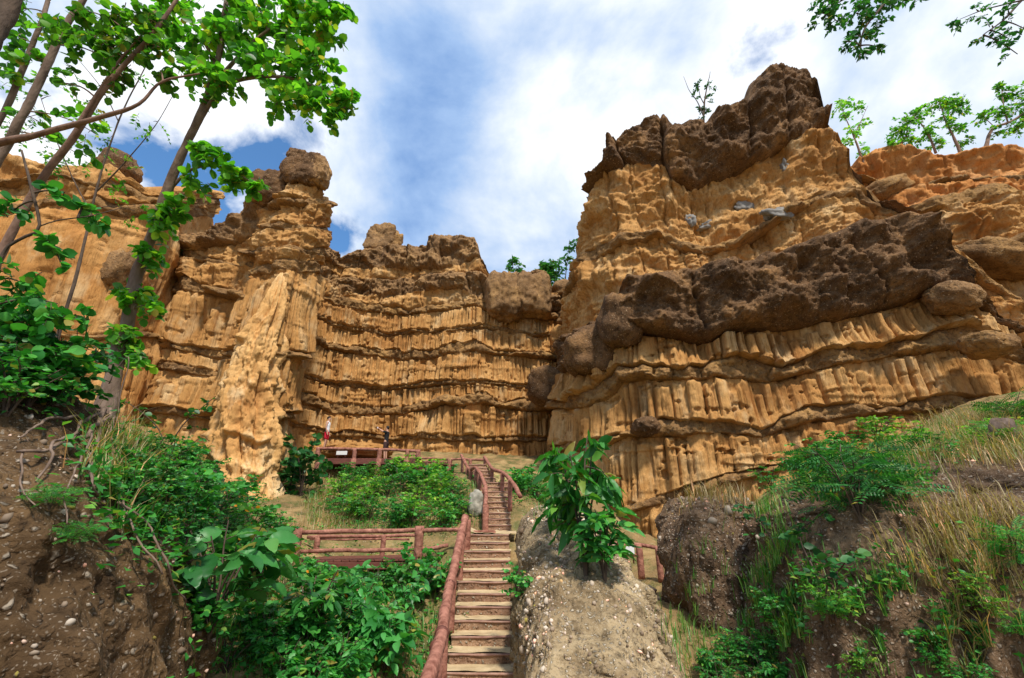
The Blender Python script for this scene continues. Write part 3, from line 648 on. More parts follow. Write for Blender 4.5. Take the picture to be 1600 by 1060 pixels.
# reddish cliff at the far right
farright = thing('sandstone_cliff', 'reddish crumbling cliff with trees on its rim at the right picture edge', 'cliff', kind='structure')
cliff(farright, [(13, 27), (17, 25), (21, 23.5), (25, 22), (30, 20), (36, 17), (42, 13)], .075, .09, 1.0, [
    dict(kind='flute', top=[(1200, 500), (1480, 470), (1540, 430), (1600, 420), (1800, 420)], w=.7, mat=M['sand']),
    dict(kind='cap', top=[(1200, 480), (1480, 430), (1520, 405), (1560, 390), (1600, 375), (1800, 360)], amp=1.2, mat=M['ledge'], name='overhanging_band'),
    dict(kind='rough', top=[(1200, 350), (1330, 300), (1400, 330), (1450, 330), (1520, 310), (1600, 300), (1800, 300)], amp=1.5, off=-.6),
    dict(kind='ledge', th=.7, amp=.7, off=-.6),
    dict(kind='rough', top=[(1200, 330), (1330, 272), (1420, 290), (1480, 280), (1600, 270), (1800, 270)], amp=1.5, off=-1.2, mat=M['sand_red']),
    dict(kind='ledge', th=.4, amp=.6, off=-1.4),
    dict(kind='rough', top=[(1200, 300), (1320, 262), (1350, 240), (1380, 227), (1420, 226), (1450, 236), (1480, 240), (1510, 232), (1560, 222), (1600, 218), (1800, 215)], amp=1.1, off=-1.6, mat=M['sand_red']),
], 71, big=.8, lean=.03)
for a in ((1380, 300, 24.5, 90, 34, 2.2, M['ledge'], 31, 2.5, .35), (1560, 408, 21.0, 120, 46, 2.4, M['ledge'], 32, 2.6, -.35)):
    lump('boulder', farright, *a[:6], a[6], a[7], e=a[8], tilt=a[9], rough=.16)
# low saddle rocks in the gap between the two cliffs
saddle = thing('rock_saddle', 'low rocky saddle in the notch between the two big cliffs', 'rocks', kind='structure')
for a in ((893, 470, 33.0, 70, 36, 5, M['capl'], 41), (900, 500, 31.5, 70, 34, 3, M['capl'], 42), (885, 540, 31.0, 60, 50, 3, M['sand'], 43), (890, 640, 31.5, 60, 200, 3, M['sand'], 44)):
    lump('boulder', saddle, *a[:6], a[6], a[7], e=3, rough=.18)

# ------------------------------------------------------------------ mounds
MOUNDS = []
def mound(name, label, foot, ztop, zbase, mat, seed, n=3.2, centre=None, flute=.1, na=420, nr=200, peb=.012):
    """an eroded earth mound: footprint polygon, height function ztop(x, y)"""
    o = thing(name, label, 'mound', kind='structure')
    fp, s = resample(np.vstack([foot, foot[:1]]), .02); c = np.mean(foot, axis=0) if centre is None else np.array(centre)
    idx = np.linspace(0, len(fp) - 1, na, endpoint=False).astype(int); fp = fp[idx]; S = s[idx][None]
    ph = np.linspace(0, np.pi / 2, nr) ** 1.0
    r = (np.sin(ph) ** (2 / n))[:, None]; h = (np.cos(ph).clip(0) ** (2 / n))[:, None]
    d = fp - c; X = c[0] + d[None, :, 0] * r; Y = c[1] + d[None, :, 1] * r
    zt = ztop(X, Y); Z = zbase + (zt - zbase) * h
    dn = np.linalg.norm(d, axis=1)[None]; ux = d[None, :, 0] / dn; uy = d[None, :, 1] / dn
    side = smooth(.35, .8, r)
    ii, cc, w = cells(S + .22 * fbm(S * .9, Z * .5, 0, seed, 3), .34, seed + 1); gul = smooth(-.25, .45, fbm(S * .7, Z * .9, 0, seed + 8, 3))
    disp = side * flute * gul * ((1 - np.abs(cc) ** 2) - .6) + .24 * fbm(X * 1.0, Y * 1.0, Z * .8, seed + 2, 4) + .10 * fbm(X * 3.2, Y * 3.2, Z * 1.3, seed + 6, 3) + .05 * fbm(X * 8, Y * 8, Z * 4, seed + 3, 3) + .03 * np.abs(fbm(X * 18, Y * 18, Z * 14, seed + 4, 2))
    X = X + ux * disp * side; Y = Y + uy * disp * side; Z = Z + disp * (1 - side) * .8
    V = np.stack([X, Y, Z], -1)
    part('earth_body', V.reshape(-1, 3), grid_faces(nr, na, True), mat, o)
    MOUNDS.append(V); 
    # loose pebbles sitting on the surface
    rg = np.random.default_rng(seed); npb = 16000
    i = rg.integers(4, nr - 2, npb); j = rg.integers(0, na, npb); pos = V[i, j]
    keep = (pos[:, 1] > 2.0) & (np.abs(pos[:, 0] / np.maximum(pos[:, 1], .1)) < 1.5) & (fbm(pos[:, 0] * 1.6, pos[:, 1] * 1.6, pos[:, 2] * 1.6, seed + 30, 3) > -.15); pos = pos[keep][:3000]
    bv, bf = ico(1)
    sz = peb * np.exp(rg.normal(0, .55, len(pos)))
    rot = rg.normal(size=(len(pos), 3, 3)); q_, _ = np.linalg.qr(rot)
    v = (bv[None] * (rg.uniform(.55, 1.35, (len(pos), 1, 3)))) * (1 + .18 * rg.normal(size=(len(pos), len(bv), 1))) @ q_ * sz[:, None, None] + pos[:, None]
    f = bf[None] + (np.arange(len(pos)) * len(bv))[:, None, None]
    tag(part('pebbles', v.reshape(-1, 3), f.reshape(-1, 3), M['pebble'], o), kind='stuff')
    return V
mound('earth_bank', 'dark pebbly earth bank with hanging roots below the leaning tree', [(-2.7, 3.6), (-3.0, 5.0), (-3.7, 6.6), (-4.9, 8.0), (-7, 9.4), (-12, 9.5), (-13, 4), (-9, 1.8), (-5, 1.6), (-3.2, 2.4)],
      lambda x, y: 1.75 + .05 * (y - 6) - .04 * (x + 6), -2.6, M['bank'], 101, n=2.0, centre=(-7.5, 5.6), flute=.14, na=520, nr=170, peb=.011)
mound('earth_ridge', 'pale pebbly conglomerate ridge beside the right edge of the steps', [(.14, 5.6), (.16, 8), (.12, 10), (.10, 12), (.15, 14.0), (.9, 14.5), (1.7, 13.8), (2.3, 12), (2.5, 10), (2.45, 8), (2.2, 6.2), (1.3, 5.2)],
      lambda x, y: np.interp(y, [5, 6.5, 8, 10, 12, 13.5, 15], [-2.2, -1.72, -1.12, -.42, .2, .5, .5]) - .16 * np.maximum(x - 1.1, 0), -2.9, M['ridge'], 102, n=3.6, centre=(1.25, 10), flute=.2, na=420, nr=170, peb=.016)
mound('earth_mound', 'rounded pebbly earth mound standing alone right of the broad-leaved sapling', [(3.35, 10.6), (3.5, 12), (4.4, 13), (5.6, 12.6), (6.0, 11.2), (5.6, 10), (4.6, 9.5), (3.7, 9.8)],
      lambda x, y: .38 + 0 * x, -2.7, M['mound'], 103, n=3.4, flute=.10, na=300, nr=130)
mound('earth_mound', 'broad dark pebbly mound filling the lower right corner under the feathery bush', [(3.95, 8.2), (4.3, 9.6), (5.6, 11), (8, 12.5), (13, 13), (16, 9), (13, 5), (9, 5.2), (6.6, 6.0), (4.9, 6.7), (4.2, 7.3)],
      lambda x, y: .42 + .13 * (x - 4.8) + .08 * (y - 7.5), -2.9, M['mound'], 104, n=3.6, centre=(8.5, 9), flute=.16, na=520, nr=160)

HX0, HY0, HR = -16.0, 1.0, .1
def build_raster():
    xs = np.arange(HX0, 20, HR); ys = np.arange(HY0, 34, HR); X, Y = np.meshgrid(xs, ys); H = ground_full(X, Y)
    for V in MOUNDS:
        A = V
        for _ in range(1):
            A2 = (A[:-1] + A[1:]) / 2; A = np.vstack([A, A2])
        p = A.reshape(-1, 3); i = ((p[:, 0] - HX0) / HR + .5).astype(int); j = ((p[:, 1] - HY0) / HR + .5).astype(int)
        ok = (i >= 0) & (j >= 0) & (i < H.shape[1]) & (j < H.shape[0]); np.maximum.at(H, (j[ok], i[ok]), p[ok, 2])
    return H
HM = build_raster()
def top_z(x, y):
    i = np.clip(((np.asarray(x) - HX0) / HR + .5).astype(int), 0, HM.shape[1] - 1); j = np.clip(((np.asarray(y) - HY0) / HR + .5).astype(int), 0, HM.shape[0] - 1)
    return HM[j, i]
def hit(px, py, lo=2.5, hi=33.0):
    """where the view ray at that pixel meets the ground or a mound"""
    d = np.arange(lo, hi, .03); u = P(px, py, 1.0); z = top_z(u[0] * d, d); k = u[2] * d <= z
    i = int(np.argmax(k)) if k.any() else len(d) - 1
    return np.array([u[0] * d[i], d[i], float(z[i])])

# ------------------------------------------------------------------ stairs
def flight(label, d0, z0, n, riser, going, width, xc0, xc1, seed, ang=0.0):
    st = thing('stone_stairs', label, 'stairs', (xc0, d0, z0 - riser))
    rg = np.random.default_rng(seed)
    base = np.array(st.location)
    for k in range(n):
        f = k / max(1, n - 1); x = xc0 + (xc1 - xc0) * f; y = d0 + going * k; z = z0 + riser * k; w = width * rg.uniform(.96, 1.05)
        g = Geo(); add_box(g, (x - base[0], y + going * .6 - base[1], z - .28 - base[2] - .012), (w, going * 1.25, .56), rg.normal(0, .01) + ang, .02)
        me = g.v[0]; me[:, 0] += .012 * noise(me[:, 1] * 5, me[:, 2] * 5, k, seed); me[:, 2] += .008 * noise(me[:, 0] * 5, me[:, 1] * 5, k, seed)
        s_ = g.build('step', M['step'], st, False)
        xs = np.linspace(-w / 2, w / 2, 14); ca, sa = math.cos(ang), math.sin(ang)
        ctr = np.stack([x + xs * ca, y - .015 + .012 * noise(xs * 4, k * 3.1, 0, seed) + xs * sa, z - .022 + .010 * noise(xs * 3, k * 1.7, 1, seed)], 1) - base
        g = Geo(); add_tube(g, ctr, .020 * (1 + .12 * noise(xs * 5, k, 2, seed)), 8, seed + k, .1); g.build('nosing', M['nose'], s_)
        nx, ny = 16, 10; X, Y = np.meshgrid(np.linspace(-w / 2 - .02, w / 2 + .02, nx), np.linspace(.02, going * 1.1, ny))
        Z = z + .004 + .010 * fbm(X * 4, Y * 4, k, seed, 3) + .012 * smooth(.7, 1, Y / going)
        V = np.stack([x + X * ca, y + Y + X * sa, Z], -1).reshape(-1, 3) - base; B = V.copy(); B[:, 2] -= .06
        part('sand', V, grid_faces(ny, nx), M['dust'], s_)
    return st
flight('lower flight of red-edged stone steps dusted with pale sand, nearest the viewer', 7.45, -3.125, 16, .175, .37, 1.14, -.47, -.66, 201)
flight('middle flight of reddish stone steps between the two log handrails', 15.0, -.50, 10, .178, .31, .86, -.47, -.50, 202)
flight('short uppermost flight of steps just below the timber platform', 19.0, 1.35, 5, .165, .36, .75, -1.05, -1.5, 203)
flight('narrow path of worn steps below the short railing in the right-hand trough', 9.8, -2.05, 5, .10, .55, .8, 2.85, 2.95, 204)
g = Geo()
X, Y = np.meshgrid(np.linspace(-1.25, .12, 26), np.linspace(13.2, 15.1, 26)); Z = -.50 + .03 * fbm(X * 3, Y * 3, 0, 55, 3) + .10 * smooth(-.95, -1.25, X)
tag(part('landing', np.stack([X, Y, Z], -1).reshape(-1, 3), grid_faces(26, 26), M['dust']), 'sandy landing between the lower and middle flights of steps', 'path', kind='structure')
g = Geo(); add_box(g, P(757, 829, 13.6) - np.array([0, 0, .05]), (.62, .16, .10), .03, .02); tag(g.build('timber_sleeper', M['log'], None, False), 'short reddish timber edging on the landing at the top of the lower steps', 'timber')

# ------------------------------------------------------------------ log railings
def rail_log(g, pts, r, seed, sides=10):
    p, s = resample(pts, .12) if len(pts) > 2 else (np.linspace(pts[0], pts[1], max(6, int(np.linalg.norm(np.subtract(pts[1], pts[0])) / .15))), None)
    p = p + .012 * np.stack([noise(np.arange(len(p)) * .35, seed, k, seed) for k in range(3)], 1)
    add_tube(g, p, r * (1 + .10 * noise(np.arange(len(p)) * .5, seed, 5, seed)), sides, seed, .08)
def railing(label, rails, posts, group=None, bands=()):
    """rails: lists of (px, py, d) + radius; posts: (px, py top, d, radius, length)"""
    base = P(*posts[0][:3]); base = np.array([base[0], base[1], base[2] - posts[0][4]])
    t = thing('log_railing', label, 'railing', base, group)
    for k, (pts, r) in enumerate(rails):
        g = Geo(); rail_log(g, [P(*q) - base for q in pts], r, 300 + k); g.build('rail', M['log'], t)
    for k, (x, y, d, r, ln) in enumerate(posts):
        p = P(x, y, d) - base; g = Geo(); z = np.linspace(p[2] - ln, p[2], 7)
        add_tube(g, np.stack([np.full(7, p[0]), np.full(7, p[1]), z], 1), r * (1 + .06 * noise(z * 4, k, 0, 7)), 10, k + 11, .06); g.build('post', M['log'], t)
    for k, (x, y, d, r, dirp) in enumerate(bands):
        p = P(x, y, d) - base; q = P(*dirp) - base; u = (q - p) / np.linalg.norm(q - p)
        g = Geo(); add_tube(g, [p - u * .03, p + u * .03], r, 12); g.build('binding', M['plank'], t)
    return t
railing('thick log handrail climbing beside the lower steps', [([(661, 1090, 5.9), (690, 990, 7.6), (703, 915, 9.4), (727, 808, 12.4)], .088)],
        [(682, 1022, 7.0, .085, 1.5), (694, 968, 8.2, .08, 1.1), (707, 900, 9.9, .08, 1.0), (720, 848, 11.3, .08, 1.0), (730, 812, 12.5, .10, 1.0)],
        bands=[(690, 990, 7.6, .10, (703, 915, 9.4)), (703, 915, 9.4, .10, (727, 808, 12.4)), (722, 835, 11.7, .10, (727, 808, 12.4)), (683, 1012, 7.2, .105, (703, 915, 9.4))])
railing('log railing of the small lower bridge in front of the thicket', [([(474, 832, 12.6), (657, 829, 12.6)], .060), ([(657, 829, 12.6), (722, 828, 12.4)], .05), ([(470, 862, 12.6), (660, 858, 12.6), (700, 852, 12.5)], .05),
        ([(480, 839, 13.9), (650, 837, 13.9)], .045), ([(484, 843, 13.9), (640, 843, 13.9)], .03)],
        [(466, 825, 12.6, .125, 1.1), (656, 822, 12.6, .115, 1.1), (497, 838, 13.9, .08, .8), (600, 836, 13.9, .07, .8)])
g = Geo()
bc = (P(470, 876, 12.7) + P(690, 872, 12.7)) / 2
deck = thing('wooden_bridge', 'dark plank deck of the lower bridge half hidden by leaves', 'bridge', bc - np.array([0, 0, .2]))
L0, L1 = P(470, 876, 12.7), P(700, 872, 12.7)
for k in range(18):
    f = (k + .5) / 18; c = L0 * (1 - f) + L1 * f + np.array([0, .65, -.03]); g = Geo(); add_box(g, c - np.array(deck.location), ((L1 - L0)[0] / 18 * .94, 1.35, .05), 0, .01); g.build('plank', M['plank'], deck, False)
for y in (0.02, 1.2):
    g = Geo(); add_box(g, (L0 + L1) / 2 + np.array([0, y, -.15]) - np.array(deck.location), ((L1 - L0)[0], .10, .16), 0, .01); g.build('beam', M['plank'], deck, False)
# upper viewing platform
PZ = 2.60
def PX(px, d=23.5, z=PZ): return (px - 800) / FPX * (d * CP + z * SP)
plat = thing('viewing_platform', 'red-brown timber platform on posts where two people stand', 'platform', (PX(576), 24.4, 1.5))
pb = np.array(plat.location)
x0, x1 = PX(497), PX(656)
n = 26
for k in range(n):
    g = Geo(); xx = x0 + (k + .5) / n * (x1 - x0); add_box(g, np.array([xx, 24.45, PZ - .03]) - pb, ((x1 - x0) / n * .93, 2.0, .05), 0, .008); g.build('plank', M['plank'], plat, False)
for y in (23.42, 25.3):
    g = Geo(); add_box(g, np.array([(x0 + x1) / 2, y, PZ - .17]) - pb, (x1 - x0 + .1, .10, .26), 0, .01); g.build('beam', M['plank'], plat, False)
for px, ln in ((500, 1.1), (555, 1.5), (594, 1.6), (637, 1.1)):
    g = Geo(); z = np.linspace(PZ - ln, PZ - .05, 6); add_tube(g, np.stack([np.full(6, PX(px)), np.full(6, 23.30), z], 1) - pb, .13, 10, px, .05); g.build('leg', M['log'], plat)
for px in (510, 560, 600, 640):
    g = Geo(); z = np.linspace(PZ - 1.0, PZ - .05, 5); add_tube(g, np.stack([np.full(5, PX(px)), np.full(5, 25.2), z], 1) - pb, .12, 10, px, .05); g.build('leg', M['log'], plat)
railing('low log railing along the front of the upper platform', [([(497, 701, 23.35), (555, 702, 23.35), (594, 703, 23.35), (655, 705, 23.35)], .075), ([(637, 711, 23.35), (655, 711, 23.35)], .05)],
        [(498, 699, 23.35, .12, .65), (555, 701, 23.35, .11, .65), (594, 701, 23.35, .12, .65), (637, 703, 23.35, .10, .55), (654, 703, 23.35, .11, .6)])
railing('thin log railing linking the upper platform to the top of the steps', [([(656, 716, 23.3), (703, 718, 22.6), (722, 718, 22.2), (757, 719, 22.0)], .055), ([(660, 722, 23.3), (703, 723, 22.6)], .05)],
        [(703, 716, 22.6, .12, .75), (680, 717, 23.0, .08, .6), (735, 718, 22.1, .08, .6)])
wb = thing('walkway_beam', 'dark timber walkway between the platform and the top steps', 'walkway', P(680, 736, 22.9))
for k in range(12):
    f = (k + .5) / 12; c = P(655, 727, 23.6) * (1 - f) + P(712, 728, 22.9) * f - np.array(wb.location); g = Geo(); add_box(g, c, (.17, 1.0, .05), 0, .008); g.build('plank', M['plank'], wb, False)
g = Geo(); add_box(g, (P(660, 733, 22.9) + P(698, 734, 22.6)) / 2 - np.array(wb.location), (1.9, .1, .22), -.1, .01); g.build('beam', M['plank'], wb, False)
railing('bent log handrail on the left of the middle steps', [([(721, 711, 21.6), (731, 731, 20.3), (737, 734, 19.6), (743, 731, 19.0), (749, 739, 18.2), (753, 746, 17.4), (759, 764, 16.4), (758, 790, 15.3)], .07)],
        [(759, 789, 15.3, .10, 1.0), (757, 762, 16.4, .085, 1.0), (750, 742, 17.9, .085, .9), (744, 733, 18.8, .08, .8), (735, 734, 19.7, .075, .7), (730, 731, 20.3, .07, .8), (723, 714, 21.5, .07, .8)])
railing('bent log handrail on the right of the middle steps', [([(757, 714, 21.6), (765, 727, 20.0), (771, 734, 18.8), (785, 739, 17.5), (793, 745, 16.6), (803, 758, 15.4), (813, 776, 14.3)], .07)],
        [(758, 716, 21.5, .075, .9), (769, 733, 19.1, .08, .9), (785, 740, 17.4, .08, 1.0), (797, 750, 16.0, .08, 1.0)])
railing('short log railing in the trough behind the pebbly ridge', [([(958, 849, 14.6), (998, 852, 14.6), (1032, 857, 14.4)], .055), ([(962, 866, 14.6), (1000, 868, 14.6)], .045)],
        [(973, 849, 14.6, .09, .9), (998, 851, 14.6, .10, .9), (1028, 855, 14.4, .09, .9)])
# small notice boards
def notice(label, px, py, d, w, h, tilt=0.0):
    c = P(px, py, d); t = thing('notice_board', label, 'sign', c - np.array([0, 0, h / 2 + .25]))
    b = np.array(t.location); g = Geo(); add_box(g, c - b, (w, .02, h), tilt, .004); g.build('panel', M['sign'], t, False)
    for s_ in (-.35, .35):
        g = Geo(); add_tube(g, np.array([[s_ * w, .02, 0], [s_ * w, .02, .3 + h]]) , .02, 6); g.build('leg', M['plank'], t)
notice('small blank white notice board behind the upper platform railing', 534, 708, 23.75, .55, .19)
notice('tiny white notice on the short railing right of the ridge', 984, 860, 14.5, .26, .2)
tag(lump('grey_boulder', None, 745, 788, 16.2, 24, 38, .5, M['rockgrey'], 90, e=3, rough=.15, sub=4), 'grey upright boulder beside the handrail of the middle steps', 'boulder')
sm = lump('sand_heap', None, 556, 706, 26.0, 110, 26, 3.0, M['sand'], 91, e=2.2, rough=.10, sub=5); tag(sm, 'low sandy heap behind the upper platform', 'sand heap', kind='structure')

# ------------------------------------------------------------------ foliage
def tmpl_round(n=6):
    v = [(0, 0, 0), (-.30, .18, .05), (-.42, .48, .06), (-.28, .80, .02), (0, 1.0, -.06), (.28, .80, .02), (.42, .48, .06), (.30, .18, .05), (0, .5, -.02)]
    f = [(8, i, i + 1) for i in range(8 - 1)] + [(8, 7, 0)]
    return np.array(v), np.array(f)
def tmpl_small():
    return np.array([(0, 0, 0), (-.30, .45, .07), (0, 1, -.05), (.30, .45, .07)]), np.array([(0, 2, 1), (0, 3, 2)])
def tmpl_blade(width, droop, n=8, base=.06, cup=.35):
    ys = np.linspace(0, 1, n + 1); w = width * np.sin(np.pi * np.clip(ys, 0, 1) ** .85) ** .8; w[0] = .012; w[-1] = .0; z = -droop * ys ** 2
    v = []; f = []
    for k, (y, ww, zz) in enumerate(zip(ys, w, z)):
        rip = .018 * (1 if k % 2 else -1); v += [(-ww, y, zz + ww * cup + rip), (0, y, zz), (ww, y, zz + ww * cup - rip)]
    for k in range(n):
        a = 3 * k; f += [(a, a + 1, a + 4), (a, a + 4, a + 3), (a + 1, a + 2, a + 5), (a + 1, a + 5, a + 4)]
    return np.array(v), np.array(f)
def tmpl_long(): return tmpl_blade(.17, .25, 6)
def tmpl_broad(): return tmpl_blade(.27, .34, 9)
def tmpl_pinnate(n=9):
    v = [(-.006, 0, 0), (.006, 0, 0), (0, 1, -.18)]; f = [(0, 1, 2)]
    for k in range(n):
        y = .12 + .86 * k / (n - 1); L = .26 * (1 - .55 * abs(k / (n - 1) - .35)); z = -.18 * y * y
        for s_ in (-1, 1):
            b = len(v); v += [(0, y, z), (s_ * L * .5, y - .005, z + .015), (s_ * L, y + .07, z - .02), (s_ * L * .5, y + .075, z + .015)]; f += [(b, b + 1, b + 2), (b, b + 2, b + 3)]
    return np.array(v), np.array(f)
TM = {'round': tmpl_round(), 'small': tmpl_small(), 'long': tmpl_long(), 'broad': tmpl_broad(), 'pinnate': tmpl_pinnate()}
class Leaves:
    def __init__(s): s.p = []; s.d = []; s.n = []; s.s = []
    def add(s, p, d, n, size): s.p.append(p); s.d.append(d); s.n.append(n); s.s.append(size)
    def arrays(s, kind):
        p = np.array(s.p); d = np.array(s.d); n = np.array(s.n); sz = np.array(s.s)
        d = d / (np.linalg.norm(d, axis=1)[:, None] + 1e-9); x = np.cross(d, n); x /= np.linalg.norm(x, axis=1)[:, None] + 1e-9; z = np.cross(x, d)
        tv, tf = TM[kind]
        v = (tv[None, :, 0:1] * x[:, None] + tv[None, :, 1:2] * d[:, None] + tv[None, :, 2:3] * z[:, None]) * sz[:, None, None] + p[:, None]
        f = tf[None] + (np.arange(len(p)) * len(tv))[:, None, None]
        return v.reshape(-1, 3), f.reshape(-1, 3)
    def mesh(s, name, kind, mat): return make_mesh(name, *s.arrays(kind), mat)
def unit(v): v = np.asarray(v, float); return v / (np.linalg.norm(v) + 1e-9)
def twig(g, lv, rg, p0, dr, ln, nl, size, r=.006, droop=.25, alt=True, start=.15, up=.4, spread=.9, wood=True, sides=4):
    n = 6; t = np.linspace(0, 1, n)[:, None]; side = unit(np.cross(dr, [0, 0, 1.0]) + 1e-6)
    pts = p0 + dr * ln * t + np.array([0, 0, -1.0]) * droop * ln * t ** 2 + side * ln * .10 * rg.normal() * np.sin(t * 3)
    if wood: add_tube(g, pts, np.linspace(r, r * .35, n), sides, cap=False)
    for k in range(nl):
        f = start + (1 - start) * (k + rg.random() * .6) / nl; f = min(f, 1.0); x = f * (n - 1); i = min(int(x), n - 2); q = pts[i] + (pts[i + 1] - pts[i]) * (x - i); tan = unit(pts[i + 1] - pts[i])
        sg = 1 if k % 2 else -1
        ld = unit(tan * (1 - spread * .6) + side * sg * spread + np.array([0, 0, rg.normal(0, .25) - .05]) + rg.normal(0, .18, 3))
        nm = unit(np.array([0, 0, 1.0]) * up + rg.normal(0, .45, 3) + side * sg * .2)
        lv.add(q, ld, nm, size * rg.uniform(.42, 1.25))
    lv.add(pts[-1], unit(pts[-1] - pts[-2]), unit(np.array([0, 0, 1.0]) + rg.normal(0, .4, 3)), size * rg.uniform(.7, 1.1))
    return pts
def make_shrub(seed, h, r, stems, twigs, nl, size, kind, leafmat, barkmat='barkd', droop=.25, stem_r=.014, start=.15, tw_len=.5, lean=.55, low=.25):
    rg = np.random.default_rng(seed); g = Geo(); lv = Leaves()
    for s_ in range(stems):
        a = 2 * np.pi * (s_ + rg.random() * .8) / stems; out = lean * r * rg.uniform(.4, 1.1); hh = h * rg.uniform(.65, 1.05)
        pts = catmull([(0, 0, -.12), (.25 * out * math.cos(a), .25 * out * math.sin(a), hh * .38), (.62 * out * math.cos(a + .2), .62 * out * math.sin(a + .2), hh * .72), (out * math.cos(a + .1), out * math.sin(a + .1), hh * .97)], 10)
        add_tube(g, pts, np.linspace(stem_r, stem_r * .4, 10), 5, cap=False)
        for k in range(twigs):
            f = low + (1 - low) * (k + rg.random()) / twigs; x = f * 9; i = min(int(x), 8); q = pts[i] + (pts[i + 1] - pts[i]) * (x - i)
            b = a + rg.normal(0, 1.1) if rg.random() < .7 else rg.uniform(0, 6.28)
            dr = unit([math.cos(b), math.sin(b), rg.uniform(-.1, .7)])
            twig(g, lv, rg, q, dr, r * tw_len * rg.uniform(.6, 1.25) * (1.15 - .5 * f), nl, size, stem_r * .4, droop, start=start)
    return g.mesh('stems', M[barkmat]), lv.mesh('foliage', kind, M[leafmat])
LIB = {
 'low': [make_shrub(400 + k, .8, .75, 7, 6, 11, .105, 'small', 'leaf_emerald', tw_len=.6, low=.1) for k in range(3)],
 'lime': [make_shrub(410 + k, .8, .7, 7, 6, 10, .11, 'small', 'leaf_lime', tw_len=.6, low=.1) for k in range(2)],
 'mid': [make_shrub(420 + k, 1.0, .8, 6, 5, 7, .17, 'round', 'leaf_emerald', tw_len=.6, low=.15) for k in range(3)],
 'mixed': [make_shrub(430 + k, 1.0, .8, 6, 5, 7, .16, 'round', 'leaf_mixed', tw_len=.6, low=.15) for k in range(2)],
 'dark': [make_shrub(440 + k, 1.3, .75, 6, 6, 8, .15, 'round', 'leaf_dark', tw_len=.6, low=.1) for k in range(2)],
 'broad': [make_shrub(450 + k, 1.0, .75, 6, 4, 5, .27, 'broad', 'leaf_big', tw_len=.55, low=.25, stem_r=.014, droop=.35) for k in range(3)],
 'long': [make_shrub(460 + k, 1.2, .75, 6, 6, 7, .27, 'long', 'leaf_emerald', tw_len=.45, low=.25, stem_r=.02, droop=.3) for k in range(2)],
 'sprig': [make_shrub(490 + k, 1.0, .9, 2, 7, 6, .11, 'round', 'leaf_dark', tw_len=.35, low=.3, lean=1.0) for k in range(2)],
 'feather': [make_shrub(470 + k, 1.0, .95, 7, 5, 4, .36, 'pinnate', 'leaf_dark', tw_len=.55, low=.1, droop=.2) for k in range(2)],
 'feather_emerald': [make_shrub(480 + k, .9, .9, 6, 5, 4, .34, 'pinnate', 'leaf_emerald', tw_len=.55, low=.1, droop=.2) for k in range(2)],  # feathery form in the common emerald leaf colour
}
RG = np.random.default_rng(9)
def shrub(kind, px, py, hpx, label, group=None, wide=1.0, d=None, name='shrub', cat='shrub'):
    """a shrub rooted where pixel (px, py) meets the ground and hpx pixels tall"""
    p = hit(px, py) if d is None else P(px, py, d)
    k = (p[1] * CP + p[2] * SP) / FPX; v = LIB[kind][RG.integers(len(LIB[kind]))]
    h0 = max(c[2] for c in v[1].vertices[0:1][0:1] and [x.co for x in v[1].vertices]); s_ = hpx * k / h0
    t = thing(name, label, cat, (p[0], p[1], p[2] - .02), group, rz=RG.uniform(0, 6.28)); t.scale = (s_ * wide, s_ * wide, s_)
    link('stems', v[0], t); link('foliage', v[1], t); return t
_hcache = {}
def scatter(kinds, poly, n, hpx, label, group, seed, wide=1.1):
    rg = np.random.default_rng(seed); poly = np.array(poly, float); x0, y0 = poly.min(0); x1, y1 = poly.max(0); c = 0
    def inside(x, y):
        r = False; j = len(poly) - 1
        for i in range(len(poly)):
            if (poly[i, 1] > y) != (poly[j, 1] > y) and x < (poly[j, 0] - poly[i, 0]) * (y - poly[i, 1]) / (poly[j, 1] - poly[i, 1]) + poly[i, 0]: r = not r
            j = i
        return r
    pts = []
    for _ in range(4000):
        x, y = rg.uniform(x0, x1), rg.uniform(y0, y1)
        if inside(x, y) and all((x - a) ** 2 + ((y - b) * 1.5) ** 2 > (hpx * .42) ** 2 for a, b in pts): pts.append((x, y))
        if len(pts) >= n: break
    LOOK = {'low': 'small-leaved green', 'lime': 'pale yellow-green', 'mid': 'round-leaved', 'mixed': 'orange-flecked', 'dark': 'dark', 'broad': 'broad-leaved', 'long': 'long-leaved', 'feather': 'dark feathery', 'feather_emerald': 'feathery', 'sprig': 'sparse'}
    ORD = ['first', 'second', 'third', 'fourth', 'fifth', 'sixth', 'seventh', 'eighth', 'ninth', 'tenth', 'eleventh', 'twelfth', 'thirteenth']
    ys = sorted(y for _, y in pts); nrow = 1 if len(pts) < 8 else (2 if len(pts) < 16 else 3); rows = [[] for _ in range(nrow)]
    for x, y in pts: rows[min(nrow - 1, ys.index(y) * nrow // len(ys))].append((x, y))
    rn = {1: [''], 2: [' back row', ' front row'], 3: [' back row', ' middle row', ' front row']}[nrow]
    for r, row in zip(rn, rows):
        for i, (x, y) in enumerate(sorted(row)):
            kd = kinds[rg.integers(len(kinds))]
            shrub(kd, x, y, hpx * rg.uniform(.75, 1.25), f"{LOOK[kd]} shrub {label}, {ORD[min(i, 12)]} from left{' in' + r if r else ''}", group, wide)

